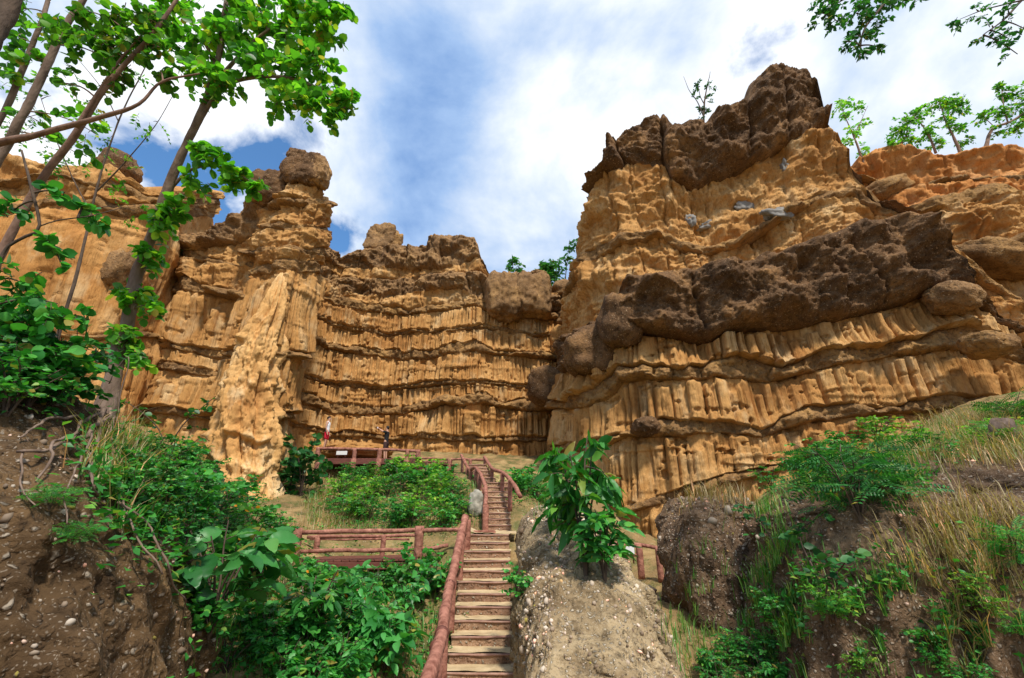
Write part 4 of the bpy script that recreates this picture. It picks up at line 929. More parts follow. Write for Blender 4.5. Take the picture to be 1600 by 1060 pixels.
# --- the thickets
scatter(['low', 'low', 'mid', 'lime'], [(540, 750), (690, 748), (735, 775), (735, 830), (560, 830), (500, 805)], 32, 36, 'below the upper platform', 'thicket below the upper platform', 1)
scatter(['low', 'lime', 'mid'], [(540, 746), (600, 742), (700, 738), (712, 750), (560, 760)], 7, 22, 'at the platform legs', 'shrubs at the platform legs', 2)
scatter(['low', 'mid'], [(795, 750), (838, 756), (845, 790), (820, 778)], 6, 30, 'right of the middle steps', 'shrubs right of the middle steps', 3)
scatter(['mid', 'dark', 'low', 'low'], [(185, 720), (300, 715), (350, 770), (400, 810), (300, 850), (200, 800)], 30, 48, 'between bank and pillar', 'shrubs between the earth bank and the pillar', 4)
scatter(['mid', 'mixed', 'low'], [(340, 810), (430, 830), (450, 880), (430, 910), (330, 890)], 10, 46, 'left of the lower bridge', 'shrubs left of the lower bridge', 5)
scatter(['broad', 'mid', 'low', 'mixed'], [(470, 905), (690, 900), (685, 960), (600, 1000), (470, 980)], 15, 48, 'in the gully below the bridge', 'gully shrubs below the bridge', 6)
scatter(['mid', 'low', 'long', 'broad'], [(320, 990), (420, 980), (660, 1010), (650, 1100), (350, 1120)], 16, 66, 'in the gully beside the handrail', 'gully shrubs beside the handrail', 7)
scatter(['feather_emerald', 'low', 'lime', 'low'], [(1130, 765), (1250, 705), (1330, 680), (1400, 690), (1300, 730), (1200, 775)], 22, 42, 'at the right cliff foot', 'shrubs at the foot of the right cliff', 8)
scatter(['low', 'mid', 'low', 'long'], [(1110, 1030), (1180, 930), (1230, 960), (1220, 1080), (1110, 1090)], 9, 46, 'between the two mounds', 'shrubs between the mounds', 9)
scatter(['low', 'mid', 'lime', 'feather_emerald'], [(1280, 1045), (1600, 1000), (1620, 1080), (1280, 1100)], 9, 44, 'at the corner mound foot', 'shrubs at the corner mound foot', 10)
scatter(['dark', 'mid', 'low'], [(-10, 590), (60, 600), (110, 625), (90, 650), (-10, 650)], 7, 95, 'on top of the earth bank', 'shrubs on the earth bank', 11)
# --- plants one can name
shrub('broad', 330, 985, 165, 'large broad-leaved shrub in front of the earth bank', wide=1.15)
shrub('broad', 395, 940, 105, 'broad-leaved shrub with hanging leaves right of the large one', wide=1.1)
shrub('long', 480, 1010, 110, 'long-leaved shrub with drooping leaves in the middle of the gully', wide=1.0)
shrub('broad', 600, 1060, 110, 'broad-leaved shrub at the bottom edge left of the handrail', wide=1.1)
shrub('dark', 470, 775, 95, 'dark bushy shrub standing right of the pillar foot', wide=.9)
shrub('dark', 452, 765, 66, 'second dark shrub tucked behind the bushy one at the pillar foot')
shrub('low', 540, 690, 26, 'dark shrub behind the person in the white top', wide=1.5)
shrub('long', 915, 890, 215, 'tall long-leaved sapling on top of the pebbly ridge', wide=.62)
shrub('long', 945, 905, 120, 'leafy sapling drooping over the right side of the pebbly ridge', wide=1.1)
shrub('long', 880, 830, 80, 'small bright sapling at the head of the pebbly ridge', wide=1.0)
shrub('mid', 808, 930, 46, 'small weed sprouting between the steps and the ridge')
shrub('feather', 1345, 815, 118, 'dark feathery bush on the broad mound', wide=1.1)
shrub('feather', 1375, 775, 84, 'second dark feathery bush behind the first', wide=1.0)
shrub('feather_emerald', 1345, 690, 58, 'bright feathery bush against the right-hand cliff', wide=1.5)
shrub('feather_emerald', 1590, 662, 56, 'feathery bush at the right picture edge', wide=1.1)
shrub('feather_emerald', 1600, 900, 70, 'feathery sprig over the corner of the broad mound')
shrub('sprig', 1290, 960, 120, 'thin round-leaved sprig arching over the broad mound', wide=1.1)
shrub('sprig', 1230, 925, 80, 'second thin round-leaved sprig left of the arching one', wide=1.1)
shrub('sprig', 1065, 765, 115, 'slim sapling in front of the right-hand cliff foot', wide=.45)
shrub('dark', 1130, 715, 26, 'small dark weed at the foot of the right-hand cliff')
shrub('feather_emerald', 75, 800, 42, 'small fern-like sprig on the face of the earth bank', wide=1.2)
shrub('feather_emerald', 112, 850, 34, 'lower fern-like sprig on the face of the earth bank', wide=1.2)
scatter(['feather_emerald', 'low', 'lime'], [(1420, 700), (1600, 670), (1610, 700), (1450, 735)], 9, 34, 'on the dry slope at right', 'shrubs on the dry right slope', 13)
shrub('sprig', 262, 700, 85, 'bare-stemmed leafy shrub in front of the left cliff wing', wide=1.0)

def traced_tree(label, limbs, clusters, leaf_px, leafkind, leafmat, bark, seed, name='tree', cat='tree', sprays=9, nl=9, extra=None, twr=.006, root=None):
    """limbs: ([(px, py, d)...], r0, r1) in metres; clusters: (px, py, d, radius px, weight)"""
    rg = np.random.default_rng(seed); base = P(*limbs[0][0][0]) if root is None else np.array(root, float)
    t = thing(name, label, cat, base)
    allp = []; gb = Geo()
    for k, (pts, r0, r1) in enumerate(limbs):
        w = np.array([P(*q) if len(q) == 3 and not isinstance(q, np.ndarray) else q for q in pts]); p, s_ = resample(w, .10) if len(w) > 2 else (np.linspace(w[0], w[1], 12), None)
        p = p + .02 * np.stack([fbm(np.arange(len(p)) * .12, seed + k, j, seed, 2) for j in range(3)], 1) * min(1, r0 * 12)
        rr = np.linspace(r0, r1, len(p)) * (1 + .10 * noise(np.arange(len(p)) * .3, k, 0, seed))
        if k == 0:
            rr = rr * (1 + .5 * np.exp(-np.linspace(0, 1, len(p)) * 14)); g = Geo(); add_tube(g, p - base, rr, 12, seed, .10); g.build('trunk', M[bark], t)
        else: g = Geo(); add_tube(g, p - base, rr, 8, seed + k, .06); g.build('branch', M[bark], t)
        allp.append(p)
    A = np.vstack(allp); lv = Leaves()
    for (px, py, d, rad, wt) in clusters:
        c = P(px, py, d); k = mpp(px, py, d); R = rad * k; i = np.argmin(((A - c) ** 2).sum(1) + .3 * np.maximum(0, A[:, 2] - c[2]) ** 2)
        q0 = A[i]; n = 8; tt = np.linspace(0, 1, n)[:, None]; mid = q0 * (1 - tt) + c * tt + np.array([0, 0, 1.0]) * .12 * np.linalg.norm(c - q0) * np.sin(tt * np.pi)
        if np.linalg.norm(c - q0) > .05: add_tube(gb, mid - base, np.linspace(twr * 2.4, twr * 1.1, n), 5, cap=False)
        for j in range(int(sprays * wt)):
            f = rg.uniform(.55, 1.0); x = f * (n - 1); m = min(int(x), n - 2); q = mid[m] + (mid[m + 1] - mid[m]) * (x - m)
            q = q + rg.normal(0, .28, 3) * R; u = unit(rg.normal(0, 1, 3) + np.array([0, 0, -.15]))
            twig(gb, lv, rg, q - base, u, R * rg.uniform(.4, .9), nl, leaf_px * k, twr, .35)
    if gb.n: tag(gb.build('twigs', M[bark], t), kind='stuff')
    if lv.p: link('crown', lv.mesh('crown', leafkind, M[leafmat]), t)
    return t
D1 = 6.9
traced_tree('leaning tree wrapped in climbing leaves, rooted on the earth bank', [
    ([(160, 668, 7.0), (178, 590, 7.0), (212, 440, 6.9), (248, 340, 6.7), (285, 240, 6.4), (318, 165, 6.2), (338, 100, 6.0), (352, 20, 5.8), (365, -80, 5.7)], .115, .03),
    ([(300, 205, 6.3), (345, 140, 6.1), (400, 120, 5.9), (470, 128, 5.8), (545, 165, 5.7)], .05, .012),
    ([(325, 150, 6.1), (370, 90, 5.9), (430, 40, 5.8), (500, 20, 5.7)], .045, .012),
    ([(338, 100, 6.0), (310, 50, 5.9), (280, 10, 5.8)], .035, .012),
    ([(262, 300, 6.6), (300, 265, 6.5), (350, 262, 6.4), (395, 285, 6.3)], .03, .008)],
    [(300, 60, 5.9, 40, 1), (355, 45, 5.8, 42, 1), (405, 30, 5.8, 42, 1.2), (455, 50, 5.7, 42, 1.2), (510, 35, 5.7, 36, 1), (500, 95, 5.7, 40, 1.2), (450, 110, 5.8, 38, 1), (540, 150, 5.7, 24, .8), (400, 90, 5.8, 38, 1), (475, 160, 5.7, 34, .9), (350, 130, 6.0, 34, .8), (310, 110, 6.0, 34, .8),
     (430, 165, 5.8, 28, .6), (520, 185, 5.7, 18, .5), (330, 235, 6.3, 28, .8), (365, 275, 6.3, 26, .8), (300, 285, 6.5, 24, .5), (400, 290, 6.3, 16, .4), (260, 20, 5.8, 36, .9), (470, 5, 5.7, 36, 1), (545, 15, 5.7, 18, .5), (380, 0, 5.7, 40, 1),
     (255, 345, 6.6, 24, .7), (232, 400, 6.7, 24, .7), (218, 455, 6.8, 26, .8), (240, 480, 6.8, 22, .5), (205, 520, 6.9, 26, .7), (230, 560, 6.9, 20, .4), (270, 330, 6.6, 20, .5)], 13.5, 'round', 'leaf_tree', 'bark', 501, sprays=19, nl=9)
traced_tree('slanting pale trunk crossing the upper left corner', [
    ([(-70, 520, 5.6), (0, 395, 5.5), (55, 300, 5.4), (110, 220, 5.2), (165, 135, 5.0), (235, 58, 4.9), (290, -20, 4.8)], .062, .025),
    ([(-60, 240, 5.0), (0, 222, 5.0), (60, 210, 5.0), (150, 185, 5.0), (215, 165, 5.0), (252, 130, 5.0), (310, 115, 5.0)], .055, .012),
    ([(120, 200, 5.1), (150, 150, 5.0), (190, 90, 4.9), (235, 40, 4.8)], .03, .01)],
    [(60, 40, 4.9, 30, .7), (140, 60, 4.9, 34, .8), (200, 85, 4.9, 34, .8), (170, 20, 4.8, 36, .9), (230, 30, 4.8, 34, .8), (100, 130, 5.0, 26, .4), (250, 110, 5.0, 24, .5), (120, 15, 4.8, 30, .7), (165, 70, 4.9, 30, .5), (90, 70, 4.9, 30, .7), (215, 55, 4.8, 34, .9), (250, 75, 4.9, 30, .7), (190, 120, 5.0, 26, .4)], 13, 'round', 'leaf_tree', 'barkr', 502, sprays=12)
traced_tree('grey slanting trunk behind the pale one in the upper left corner', [
    ([(-110, 420, 6.6), (-10, 262, 6.4), (35, 180, 6.2), (82, 80, 6.0), (135, -10, 5.8), (170, -80, 5.7)], .08, .045),
    ([(-60, 280, 6.6), (0, 190, 6.4), (35, 112, 6.2), (62, 40, 6.0), (85, -30, 5.9)], .055, .035)],
    [(30, 60, 6.0, 30, .7), (90, 40, 6.0, 30, .7), (20, 110, 6.1, 26, .5), (60, 95, 6.1, 26, .5), (150, 210, 6.6, 40, .5), (60, 190, 6.6, 30, .4), (120, 240, 6.8, 30, .4), (30, 15, 5.9, 34, .8)], 13, 'round', 'leaf_tree', 'bark', 503)
traced_tree('thin twiggy tree with tiny leaves seen between the left trunks', [([(60, 620, 9), (120, 430, 9), (150, 300, 9), (185, 190, 8.8), (235, 90, 8.6)], .04, .012), ([(150, 300, 9), (190, 260, 8.9), (240, 200, 8.8), (270, 150, 8.7)], .018, .006), ([(140, 330, 9), (110, 270, 9), (80, 200, 9), (60, 140, 9)], .016, .006), ([(185, 190, 8.8), (160, 140, 8.7), (120, 90, 8.6)], .014, .005)],
    [(60, 220, 9, 40, 1), (110, 250, 9, 40, 1), (30, 190, 9, 36, .8), (160, 220, 8.9, 34, .6), (200, 250, 8.9, 34, .5), (240, 190, 8.8, 34, .5), (120, 170, 8.8, 34, .6), (220, 130, 8.7, 34, .6), (80, 150, 9, 34, .7), (40, 130, 9, 34, .7), (210, 330, 9.2, 26, .6), (180, 290, 9, 26, .4)], 8, 'small', 'leaf_tree', 'barkd', 514, sprays=9, nl=8, twr=.005)
traced_tree('dark trunk cutting the very corner of the picture', [([(-60, 150, 3.6), (-20, 60, 3.6), (5, 10, 3.6), (40, -80, 3.5)], .12, .09)], [], 10, 'round', 'leaf_dark', 'barkd', 504)
traced_tree('thin dark sapling with round leaves at the left edge', [([(-20, 620, 4.6), (0, 410, 4.5), (40, 370, 4.5), (62, 355, 4.5), (48, 290, 4.4), (33, 235, 4.4)], .022, .012), ([(60, 355, 4.5), (90, 345, 4.5), (140, 338, 4.5), (190, 325, 4.6)], .008, .004)],
    [(20, 330, 4.5, 26, .4), (90, 300, 4.5, 16, .3), (95, 410, 4.6, 24, .5), (150, 340, 4.6, 20, .35), (130, 320, 4.5, 16, .3), (30, 440, 4.6, 34, .8), (90, 475, 4.7, 34, .9), (140, 500, 4.8, 26, .7), (60, 530, 4.8, 40, 1.1), (20, 500, 4.7, 34, 1), (110, 560, 4.9, 34, .9), (40, 590, 4.9, 36, 1)], 17, 'round', 'leaf_emerald', 'barkd', 505, sprays=12, nl=8)
traced_tree('sparse small tree on the dark summit block of the right cliff', [([(1101, 212, 19.6), (1099, 190, 19.6), (1100, 168, 19.6), (1104, 140, 19.6), (1110, 112, 19.6)], .075, .012), ([(1099, 182, 19.6), (1090, 160, 19.6), (1076, 140, 19.6), (1068, 120, 19.6)], .035, .008), ([(1101, 165, 19.6), (1094, 150, 19.6), (1090, 128, 19.6)], .03, .008)],
    [(1090, 132, 19.6, 8, .8), (1108, 135, 19.6, 8, .8), (1085, 150, 19.6, 7, .6), (1108, 155, 19.6, 8, .8), (1092, 170, 19.6, 8, .7), (1105, 170, 19.6, 7, .6), (1097, 185, 19.6, 8, .6)], 5, 'small', 'leaf_dark', 'barkd', 506, sprays=7, nl=7, twr=.01)
traced_tree('yellow-green slender tree just right of the summit block', [([(1352, 262, 24.5), (1338, 225, 24.4), (1328, 200, 24.4), (1318, 178, 24.4)], .09, .02), ([(1334, 215, 24.4), (1345, 190, 24.4), (1356, 165, 24.4)], .04, .01)],
    [(1315, 160, 24.4, 13, 1), (1322, 178, 24.4, 12, .9), (1335, 165, 24.4, 10, .7), (1330, 205, 24.4, 12, .8), (1350, 190, 24.4, 9, .5), (1320, 220, 24.4, 10, .6), (1356, 235, 24.5, 12, .8)], 6, 'small', 'leaf_lime', 'barkr', 507, sprays=12, nl=8, twr=.012)
traced_tree('spreading green tree on the rim of the reddish cliff', [([(1502, 245, 23.5), (1490, 215, 23.4), (1478, 190, 23.3), (1468, 160, 23.2)], .10, .02), ([(1462, 240, 23.6), (1452, 215, 23.5), (1440, 195, 23.4), (1425, 180, 23.3)], .08, .02), ([(1400, 232, 23.8), (1415, 215, 23.7), (1418, 195, 23.6)], .09, .02)],
    [(1400, 205, 23.6, 15, 1), (1395, 222, 23.6, 12, .8), (1420, 190, 23.5, 16, 1.1), (1440, 175, 23.4, 16, 1.1), (1465, 160, 23.3, 18, 1.2), (1490, 160, 23.3, 16, 1.1), (1508, 172, 23.3, 14, .9), (1450, 205, 23.5, 16, 1), (1480, 190, 23.4, 15, .9), (1505, 200, 23.4, 13, .8), (1425, 215, 23.6, 14, .9), (1465, 225, 23.6, 13, .7), (1510, 222, 23.5, 11, .6)], 6, 'small', 'leaf_tree', 'barkr', 508, sprays=18, nl=9, twr=.012)
traced_tree('twisted tree leaning off the cliff rim at the right picture edge', [([(1538, 238, 22.8), (1545, 212, 22.7), (1556, 198, 22.6), (1580, 190, 22.5), (1606, 172, 22.4)], .12, .04), ([(1575, 192, 22.5), (1568, 165, 22.5), (1564, 128, 22.5)], .05, .01)],
    [(1560, 135, 22.5, 9, .7), (1572, 150, 22.5, 11, .8), (1590, 145, 22.4, 12, .8), (1545, 175, 22.6, 14, .9), (1530, 180, 22.6, 11, .7), (1575, 175, 22.5, 14, 1), (1598, 165, 22.4, 14, 1), (1590, 200, 22.5, 14, 1), (1605, 185, 22.4, 12, .9), (1560, 210, 22.6, 11, .7)], 6, 'small', 'leaf_tree', 'barkr', 509, sprays=16, nl=9, twr=.012)
traced_tree('bushy green tree in the notch between the cliffs', [([(862, 470, 34), (860, 440, 34), (855, 415, 34)], .10, .03), ([(880, 470, 33.5), (884, 430, 33.5), (888, 392, 33.5), (890, 375, 33.5)], .06, .015), ([(806, 440, 34.5), (802, 420, 34.5), (800, 398, 34.5)], .05, .015)],
    [(850, 420, 34, 16, 1.4), (862, 412, 34, 14, 1.3), (840, 428, 34, 12, 1), (868, 430, 34, 14, 1.3), (855, 440, 34, 14, 1.2), (888, 385, 33.5, 9, .4), (880, 405, 33.5, 9, .4), (895, 410, 33.5, 9, .4), (870, 455, 33.5, 14, 1), (800, 408, 34.5, 9, .5), (792, 420, 34.5, 8, .4), (810, 420, 34.5, 9, .5), (822, 428, 34.5, 8, .5), (902, 380, 33.5, 8, .3)], 6, 'small', 'leaf_emerald', 'barkd', 510, sprays=20, nl=9, twr=.012)
traced_tree('yellow-green bush on the top of the left cliff wing', [([(268, 410, 24), (266, 390, 23.9), (262, 370, 23.8)], .06, .02)],
    [(262, 372, 23.8, 16, 1.2), (285, 378, 23.8, 12, 1), (240, 350, 23.9, 16, 1), (225, 335, 24, 14, .8), (280, 392, 23.8, 12, .9), (250, 390, 23.8, 13, .9)], 6, 'small', 'leaf_lime', 'barkd', 511, name='bush', cat='bush', sprays=10, nl=9, twr=.012)
def off_frame_tree(label, top, limbs, clusters, leaf_px, mat, bark, seed, kind='small'):
    ground_pt = np.array([top[0], top[1], float(ground_full(np.array(top[0]), np.array(top[1]))) - .1])
    tr = [ground_pt, ground_pt * .5 + np.array(top) * .5 + np.array([.2, 0, 0]), np.array(top, float)]
    traced_tree(label, [(tr, .22, .10)] + limbs, clusters, leaf_px, kind, mat, bark, seed, sprays=9, nl=9, root=ground_pt, twr=.006)
off_frame_tree('leafy bough hanging into the top of the picture above the summit block', (8.6, 3.6, 10.5), [([np.array([8.6, 3.6, 10.4]), P(1420, -60, 5.2), P(1385, 0, 5.2), P(1350, 45, 5.2), P(1342, 92, 5.2)], .05, .008), ([P(1400, -20, 5.2), P(1330, -5, 5.2), P(1285, 20, 5.2)], .02, .006), ([P(1420, -50, 5.2), P(1440, -10, 5.2)], .02, .006)],
    [(1285, 20, 5.2, 20, .9), (1310, 35, 5.2, 24, 1.1), (1335, 20, 5.2, 26, 1.2), (1340, 55, 5.2, 24, 1.1), (1365, 30, 5.2, 22, 1), (1348, 85, 5.2, 13, .6), (1375, 75, 5.2, 10, .4), (1320, 65, 5.2, 14, .5), (1395, 5, 5.2, 20, .8), (1425, 0, 5.2, 16, .7), (1300, 0, 5.2, 24, 1), (1350, -5, 5.2, 28, 1.2)], 10, 'leaf_dark', 'barkd', 512)
off_frame_tree('sparse dark bough in the top right corner', (10.4, 4.4, 9.5), [([np.array([10.4, 4.4, 9.4]), P(1620, -20, 5.6), P(1570, 30, 5.6), P(1535, 55, 5.6)], .04, .008), ([P(1600, 0, 5.6), P(1540, 15, 5.6), P(1500, 30, 5.6)], .015, .005)],
    [(1500, 30, 5.6, 18, .4), (1525, 15, 5.6, 20, .5), (1550, 40, 5.6, 18, .4), (1575, 60, 5.6, 20, .5), (1590, 85, 5.6, 14, .4), (1575, 15, 5.6, 20, .6), (1600, 45, 5.6, 18, .5), (1535, 55, 5.6, 14, .3)], 9, 'leaf_dark', 'barkd', 513)

# --- roots, fallen log, stump
rt = thing('tree_roots', 'tangle of bare roots hanging over the earth bank below the leaning tree', 'roots', P(150, 690, 6.3))
rb = np.array(rt.location)
for k, (pts, r) in enumerate((([(165, 640, 6.9), (140, 665, 6.5), (100, 682, 6.1), (40, 700, 5.7)], .03), ([(172, 640, 6.8), (158, 690, 6.4), (148, 735, 6.2)], .028), ([(160, 645, 6.8), (120, 650, 6.4), (80, 670, 6.0), (50, 720, 5.7)], .022), ([(178, 650, 6.8), (172, 700, 6.5), (150, 740, 6.3), (145, 780, 6.1)], .02),
      ([(150, 640, 6.7), (110, 632, 6.4), (70, 640, 6.0)], .025), ([(165, 660, 6.6), (130, 700, 6.2), (95, 720, 5.9)], .016), ([(170, 600, 6.8), (200, 560, 6.7), (190, 620, 6.7), (175, 690, 6.5)], .010), ([(150, 690, 6.3), (165, 760, 6.2), (190, 850, 5.9), (240, 930, 5.6)], .012))):
    g = Geo(); p, _ = resample([P(*q) for q in pts], .06); p = p + .03 * np.stack([fbm(np.arange(len(p)) * .2, k, j, 77, 2) for j in range(3)], 1)
    add_tube(g, p - rb, np.linspace(r, r * .4, len(p)), 7, k, .15); g.build('root', M['bark'], rt)
for k, (pts, r) in enumerate((([(160, 660), (140, 690), (110, 700), (60, 715), (20, 720)], .030), ([(165, 665), (150, 710), (140, 760), (150, 800)], .024), ([(150, 665), (120, 680), (80, 720), (60, 770)], .022), ([(170, 670), (175, 740), (190, 800), (215, 860), (255, 920)], .018), ([(120, 665), (70, 680), (30, 690)], .020), ([(140, 690), (120, 740), (100, 800), (95, 860)], .012), ([(40, 715), (30, 770), (45, 830)], .010), ([(185, 800), (230, 850), (260, 930), (285, 1000)], .012))):
    g = Geo(); p, _ = resample([hit(*q) + np.array([.02, -.04, .04]) for q in pts], .06); p = p + .035 * np.stack([fbm(np.arange(len(p)) * .2, k, j, 78, 2) for j in range(3)], 1)
    add_tube(g, p - rb, np.linspace(r, r * .4, len(p)), 7, k, .15); g.build('root', M['bark'], rt)
def fallen_log(label, a, b, r, seed):
    p = np.linspace(a, b, 24); p[:, 2] += .05 * np.sin(np.linspace(0, 3, 24)); g = Geo(); add_tube(g, p, r * (1 + .25 * fbm(np.arange(24) * .3, seed, 0, seed, 3)), 12, seed, .25); tag(g.build('fallen_log', M['deadwood'], None), label, 'log')
fallen_log('dark fallen log lying on the slope left of the pillar', hit(285, 770) + np.array([0, 0, .15]), hit(345, 752) + np.array([0, 0, .28]), .10, 71)
sp = hit(1575, 690); g = Geo(); add_tube(g, [sp + np.array([0, 0, -.1]), sp + np.array([.02, 0, .25]), sp + np.array([.05, 0, .38])], [.26, .17, .15], 14, 3, .3); tag(g.build('tree_stump', M['bark'], None), 'weathered grey stump among dry grass at the right edge', 'stump')

# ------------------------------------------------------------------ grass and ground cover
def blades(name, label, pts, h, w, mat, seed, lean=.5):
    rg = np.random.default_rng(seed); n = len(pts); a = rg.uniform(0, 6.28, n); hh = h * rg.uniform(.5, 1.25, n); ln = lean * rg.uniform(.2, 1.3, n) * hh; wd = w * rg.uniform(.7, 1.3, n)
    dx, dy = np.cos(a), np.sin(a); b = a + 1.57; wx, wy = np.cos(b) * wd, np.sin(b) * wd
    p = np.array(pts); z = p[:, 2]
    v = np.stack([np.stack([p[:, 0] - wx, p[:, 1] - wy, z - .02], 1), np.stack([p[:, 0] + wx, p[:, 1] + wy, z - .02], 1),
                  np.stack([p[:, 0] + dx * ln * .35 + wx * .7, p[:, 1] + dy * ln * .35 + wy * .7, z + hh * .6], 1), np.stack([p[:, 0] + dx * ln * .35 - wx * .7, p[:, 1] + dy * ln * .35 - wy * .7, z + hh * .6], 1),
                  np.stack([p[:, 0] + dx * ln, p[:, 1] + dy * ln, z + hh * .92], 1)], 1)
    o = np.arange(n) * 5
    q = np.stack([o, o + 1, o + 2, o + 3], 1); t = np.stack([o + 3, o + 2, o + 4], 1)
    tag(part(name, v.reshape(-1, 3), [q, t], mat), label, 'grass', kind='stuff')
def pixel_points(rects, n, seed, jit=.08):
    """ground points under pixel rectangles (x0, y0, x1, y1, weight)"""
    rg = np.random.default_rng(seed); w = np.array([r[4] for r in rects], float); out = []
    for r, m in zip(rects, (w / w.sum() * n).astype(int)):
        for _ in range(max(1, m // 14)):
            c = hit(rg.uniform(r[0], r[2]), rg.uniform(r[1], r[3])); k = rg.normal(0, .10 + jit, (14, 2)); x = c[0] + k[:, 0]; y = c[1] + k[:, 1]
            out.append(np.stack([x, y, top_z(x, y)], 1)[np.abs(top_z(x, y) - c[2]) < .5])
    return np.vstack(out)
blades('dry_grass', 'tufts of long dry straw-coloured grass on the slopes and mounds', pixel_points([(470, 740, 545, 830, 3), (165, 690, 260, 770, 1), (1430, 650, 1600, 730, 4), (1060, 768, 1170, 790, 1), (1430, 800, 1600, 1050, 4), (520, 760, 740, 830, 1), (400, 880, 470, 960, 1)], 6500, 31), .42, .006, M['drygrass'], 32, .9)
blades('green_grass', 'patches of fresh green grass between the shrubs', pixel_points([(480, 745, 745, 835, 4), (170, 690, 330, 800, 3), (1120, 690, 1430, 770, 6), (840, 740, 900, 800, 1), (1180, 900, 1250, 1060, 2), (1060, 940, 1250, 1060, 2), (330, 900, 690, 1060, 4), (1300, 1000, 1600, 1060, 2), (1430, 660, 1600, 720, 2), (1195, 770, 1215, 900, 1)], 14000, 33), .28, .007, M['grass'], 34, .7)
def ground_cover(pts, size, mat, seed, label):
    rg = np.random.default_rng(seed); lv = Leaves()
    for p in pts: lv.add(p + np.array([0, 0, rg.uniform(.01, .22)]), unit(np.r_[rg.normal(0, 1, 2), rg.normal(.1, .4)]), unit(np.r_[rg.normal(0, .5, 2), 1]), size * rg.uniform(.6, 1.3))
    tag(link('ground_cover', lv.mesh('ground_cover', 'small', M[mat])), label, 'ground cover', kind='stuff')
ground_cover(pixel_points([(490, 745, 745, 835, 4), (170, 700, 440, 860, 4), (300, 860, 690, 1060, 5), (1120, 690, 1430, 770, 3), (1190, 940, 1260, 1060, 1), (1300, 1010, 1600, 1060, 2), (790, 745, 840, 790, 1)], 16000, 35, .15), .10, 'leaf_emerald', 36, 'low creeping leaves covering the slopes')

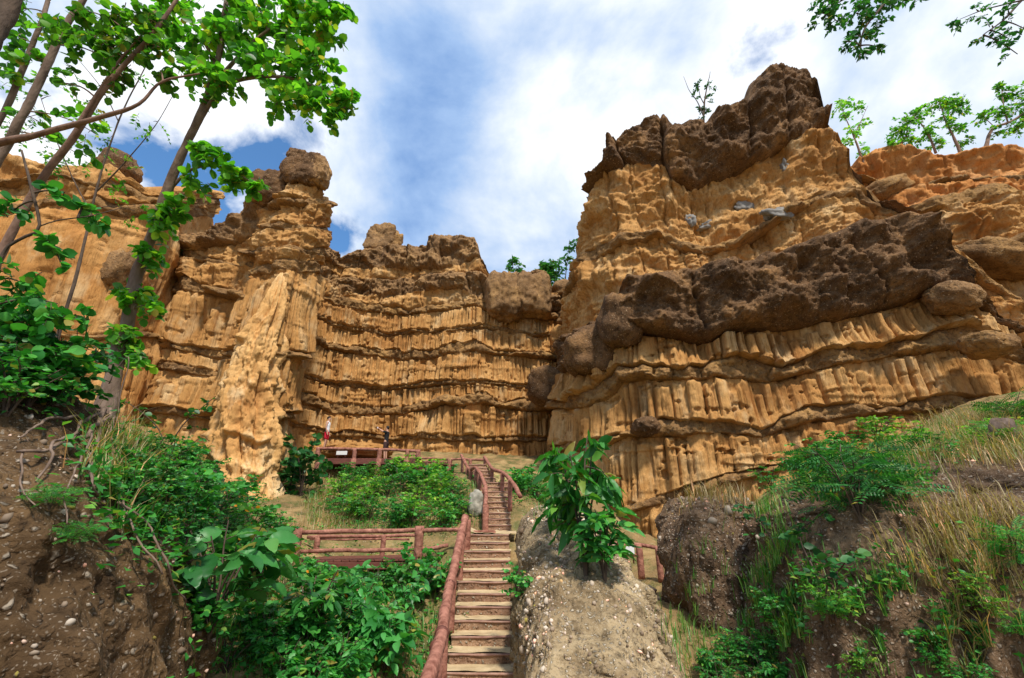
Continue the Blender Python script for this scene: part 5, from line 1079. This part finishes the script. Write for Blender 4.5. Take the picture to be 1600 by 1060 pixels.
# ------------------------------------------------------------------ people
def skin_mesh(name, verts, edges, radii, mat, root=0, sub=2):
    me = bpy.data.meshes.new(name); me.from_pydata([tuple(v) for v in verts], edges, []); o = bpy.data.objects.new(name, me); COL.objects.link(o)
    o.modifiers.new('s', 'SKIN'); sub_ = o.modifiers.new('u', 'SUBSURF'); sub_.levels = sub; sub_.render_levels = sub
    for i, r in enumerate(radii):
        sv = me.skin_vertices[0].data[i]; sv.radius = (r, r) if np.isscalar(r) else r; sv.use_root = (i == root)
    dg = bpy.context.evaluated_depsgraph_get(); out = bpy.data.meshes.new_from_object(o.evaluated_get(dg)); bpy.data.objects.remove(o)
    out.name = name; out.materials.clear(); out.materials.append(mat); out.polygons.foreach_set('use_smooth', np.ones(len(out.polygons), bool)); return out
def person(label, foot, face, h, top_mat, leg_mat, arms, sleeve, group=None):
    """face: yaw the body looks along; arms: for each side (elbow, wrist) in body axes (x = right of body, y = forward, z up)"""
    t = thing('person', label, 'person', foot, group, rz=face); k = h / 1.75
    J = {'pel': (0, 0, .95), 'wai': (0, .01, 1.08), 'che': (0, .015, 1.28), 'nec0': (0, .0, 1.44), 'nec': (0, .01, 1.51), 'hea': (0, .03, 1.62), 'cro': (0, .015, 1.70)}
    names = list(J); V = [J[n] for n in names]; R = [(.135, .10), (.125, .09), (.155, .10), (.085, .065), (.052, .052), (.082, .098), (.06, .07)]; E = [(i, i + 1) for i in range(6)]
    def addv(p, r, par): V.append(p); R.append(r); E.append((par, len(V) - 1)); return len(V) - 1
    for s_, (el, wr) in zip((-1, 1), arms):
        sh = addv((s_ * .18, 0, 1.41), .052, 3); e = addv(el, .040, sh); w = addv(wr, .028, e)
        u = unit(np.subtract(wr, el)); sd_ = unit(np.cross(u, [0.3, .2, 1])); pm = addv(tuple(np.array(wr) + u * .06), (.036, .018), w)
        for f_ in range(4): 
            b = addv(tuple(np.array(wr) + u * .10 + sd_ * (.027 - .018 * f_)), .009, pm); addv(tuple(np.array(wr) + u * (.165 - .008 * abs(f_ - 1)) + sd_ * (.030 - .020 * f_) + np.array([0, .01, -.015])), .007, b)
        addv(tuple(np.array(wr) + u * .09 + sd_ * .055), .009, pm)
    for s_ in (-1, 1):
        hp = addv((s_ * .095, 0, .88), .088, 0); kn = addv((s_ * .105, .015, .50), .058, hp); an = addv((s_ * .11, -.02, .09), .038, kn); hl = addv((s_ * .11, -.03, .04), .036, an); addv((s_ * .12, .13, .03), (.036, .028), hl)
    sc = lambda L: [tuple(np.array(p) * k) for p in L]
    rs = lambda L: [(r * k if np.isscalar(r) else (r[0] * k, r[1] * k)) for r in L]
    link('body', skin_mesh('body', sc(V), E, rs(R), M['skin'], 0), t)
    # shirt
    V2 = [(0, .005, .90), (0, .01, 1.08), (0, .015, 1.28), (0, 0, 1.42)]; R2 = [(.165, .125), (.150, .112), (.175, .122), (.115, .085)]; E2 = [(0, 1), (1, 2), (2, 3)]
    for s_, (el, wr) in zip((-1, 1), arms):
        V2.append((s_ * .18, 0, 1.405)); R2.append(.066); E2.append((3, len(V2) - 1))
        if sleeve:
            m = np.array((s_ * .18, 0, 1.41)) * .35 + np.array(el) * .65; V2.append(tuple(m)); R2.append(.060); E2.append((len(V2) - 2, len(V2) - 1))
    link('shirt', skin_mesh('shirt', sc(V2), E2, rs(R2), M[top_mat], 1), t)
    V3 = [(0, 0, .98), (0, 0, .88)]; R3 = [(.150, .115), (.150, .118)]; E3 = [(0, 1)]
    for s_ in (-1, 1):
        V3.append((s_ * .10, 0, .80)); R3.append(.108); E3.append((1, len(V3) - 1)); V3.append((s_ * .108, .012, .50)); R3.append(.092); E3.append((len(V3) - 2, len(V3) - 1))
    link('shorts', skin_mesh('shorts', sc(V3), E3, rs(R3), M[leg_mat], 0), t)
    v, f = ico(4); q = v * np.array([.089, .105, .10]) + np.array([0, .005, 1.665]); keepz = (v[:, 2] > -.1) | (v[:, 1] < -.1); q = np.where(((v[:, 1] > .35) & (v[:, 2] < .55))[:, None], q * np.array([.8, .72, 1]) , q)
    ff = f[keepz[f].all(1)]; q = q * (1 + .02 * noise(v[:, 0] * 9, v[:, 1] * 9, v[:, 2] * 9, 4))[:, None] if False else q
    part('hair', q * k, ff, M['hair'], t)
    g = Geo()
    for s_ in (-1, 1): add_box(g, np.array((s_ * .032, .118, 1.625)) * k, (.022 * k, .012 * k, .012 * k))
    g.build('eyes', M['hair'], t, False)
    g = Geo(); add_box(g, np.array((0, .13, 1.60)) * k, (.022 * k, .03 * k, .035 * k), 0, .006); g.build('nose', M['skin'], t)
    for s_ in (-1, 1):
        g = Geo(); add_box(g, np.array((s_ * .115, .05, .025)) * k, (.085 * k, .26 * k, .05 * k), 0, .02); g.build('shoe', M['brown'], t)
    return t
f1 = P(507, 703, 25.0)
person('person in a white sleeveless top and red shorts standing at the platform end', f1, math.radians(-82), 1.80, 'white', 'red', [((-.24, -.03, 1.14), (-.25, .06, .90)), ((.24, -.03, 1.14), (.25, .06, .90))], False)
f2 = np.array([PX(601, 24.3), 24.3, PZ - .003])
person('person in a black shirt raising both arms to take a photo', f2, math.radians(80), 1.76, 'black', 'brown', [((-.20, .22, 1.47), (-.06, .46, 1.62)), ((.20, .22, 1.47), (.06, .46, 1.62))], True)
ca, sa = math.cos(math.radians(80)), math.sin(math.radians(80)); hv = np.array([0, .56, 1.68]); hand = f2 + np.array([hv[0] * ca - hv[1] * sa, hv[0] * sa + hv[1] * ca, hv[2]])
g = Geo(); add_box(g, hand, (.025, .15, .10), math.radians(80) - 1.57, .006); ph = g.build('phone', M['phone'], None, False); tag(ph, 'small white phone held up by the person in the black shirt', 'phone')
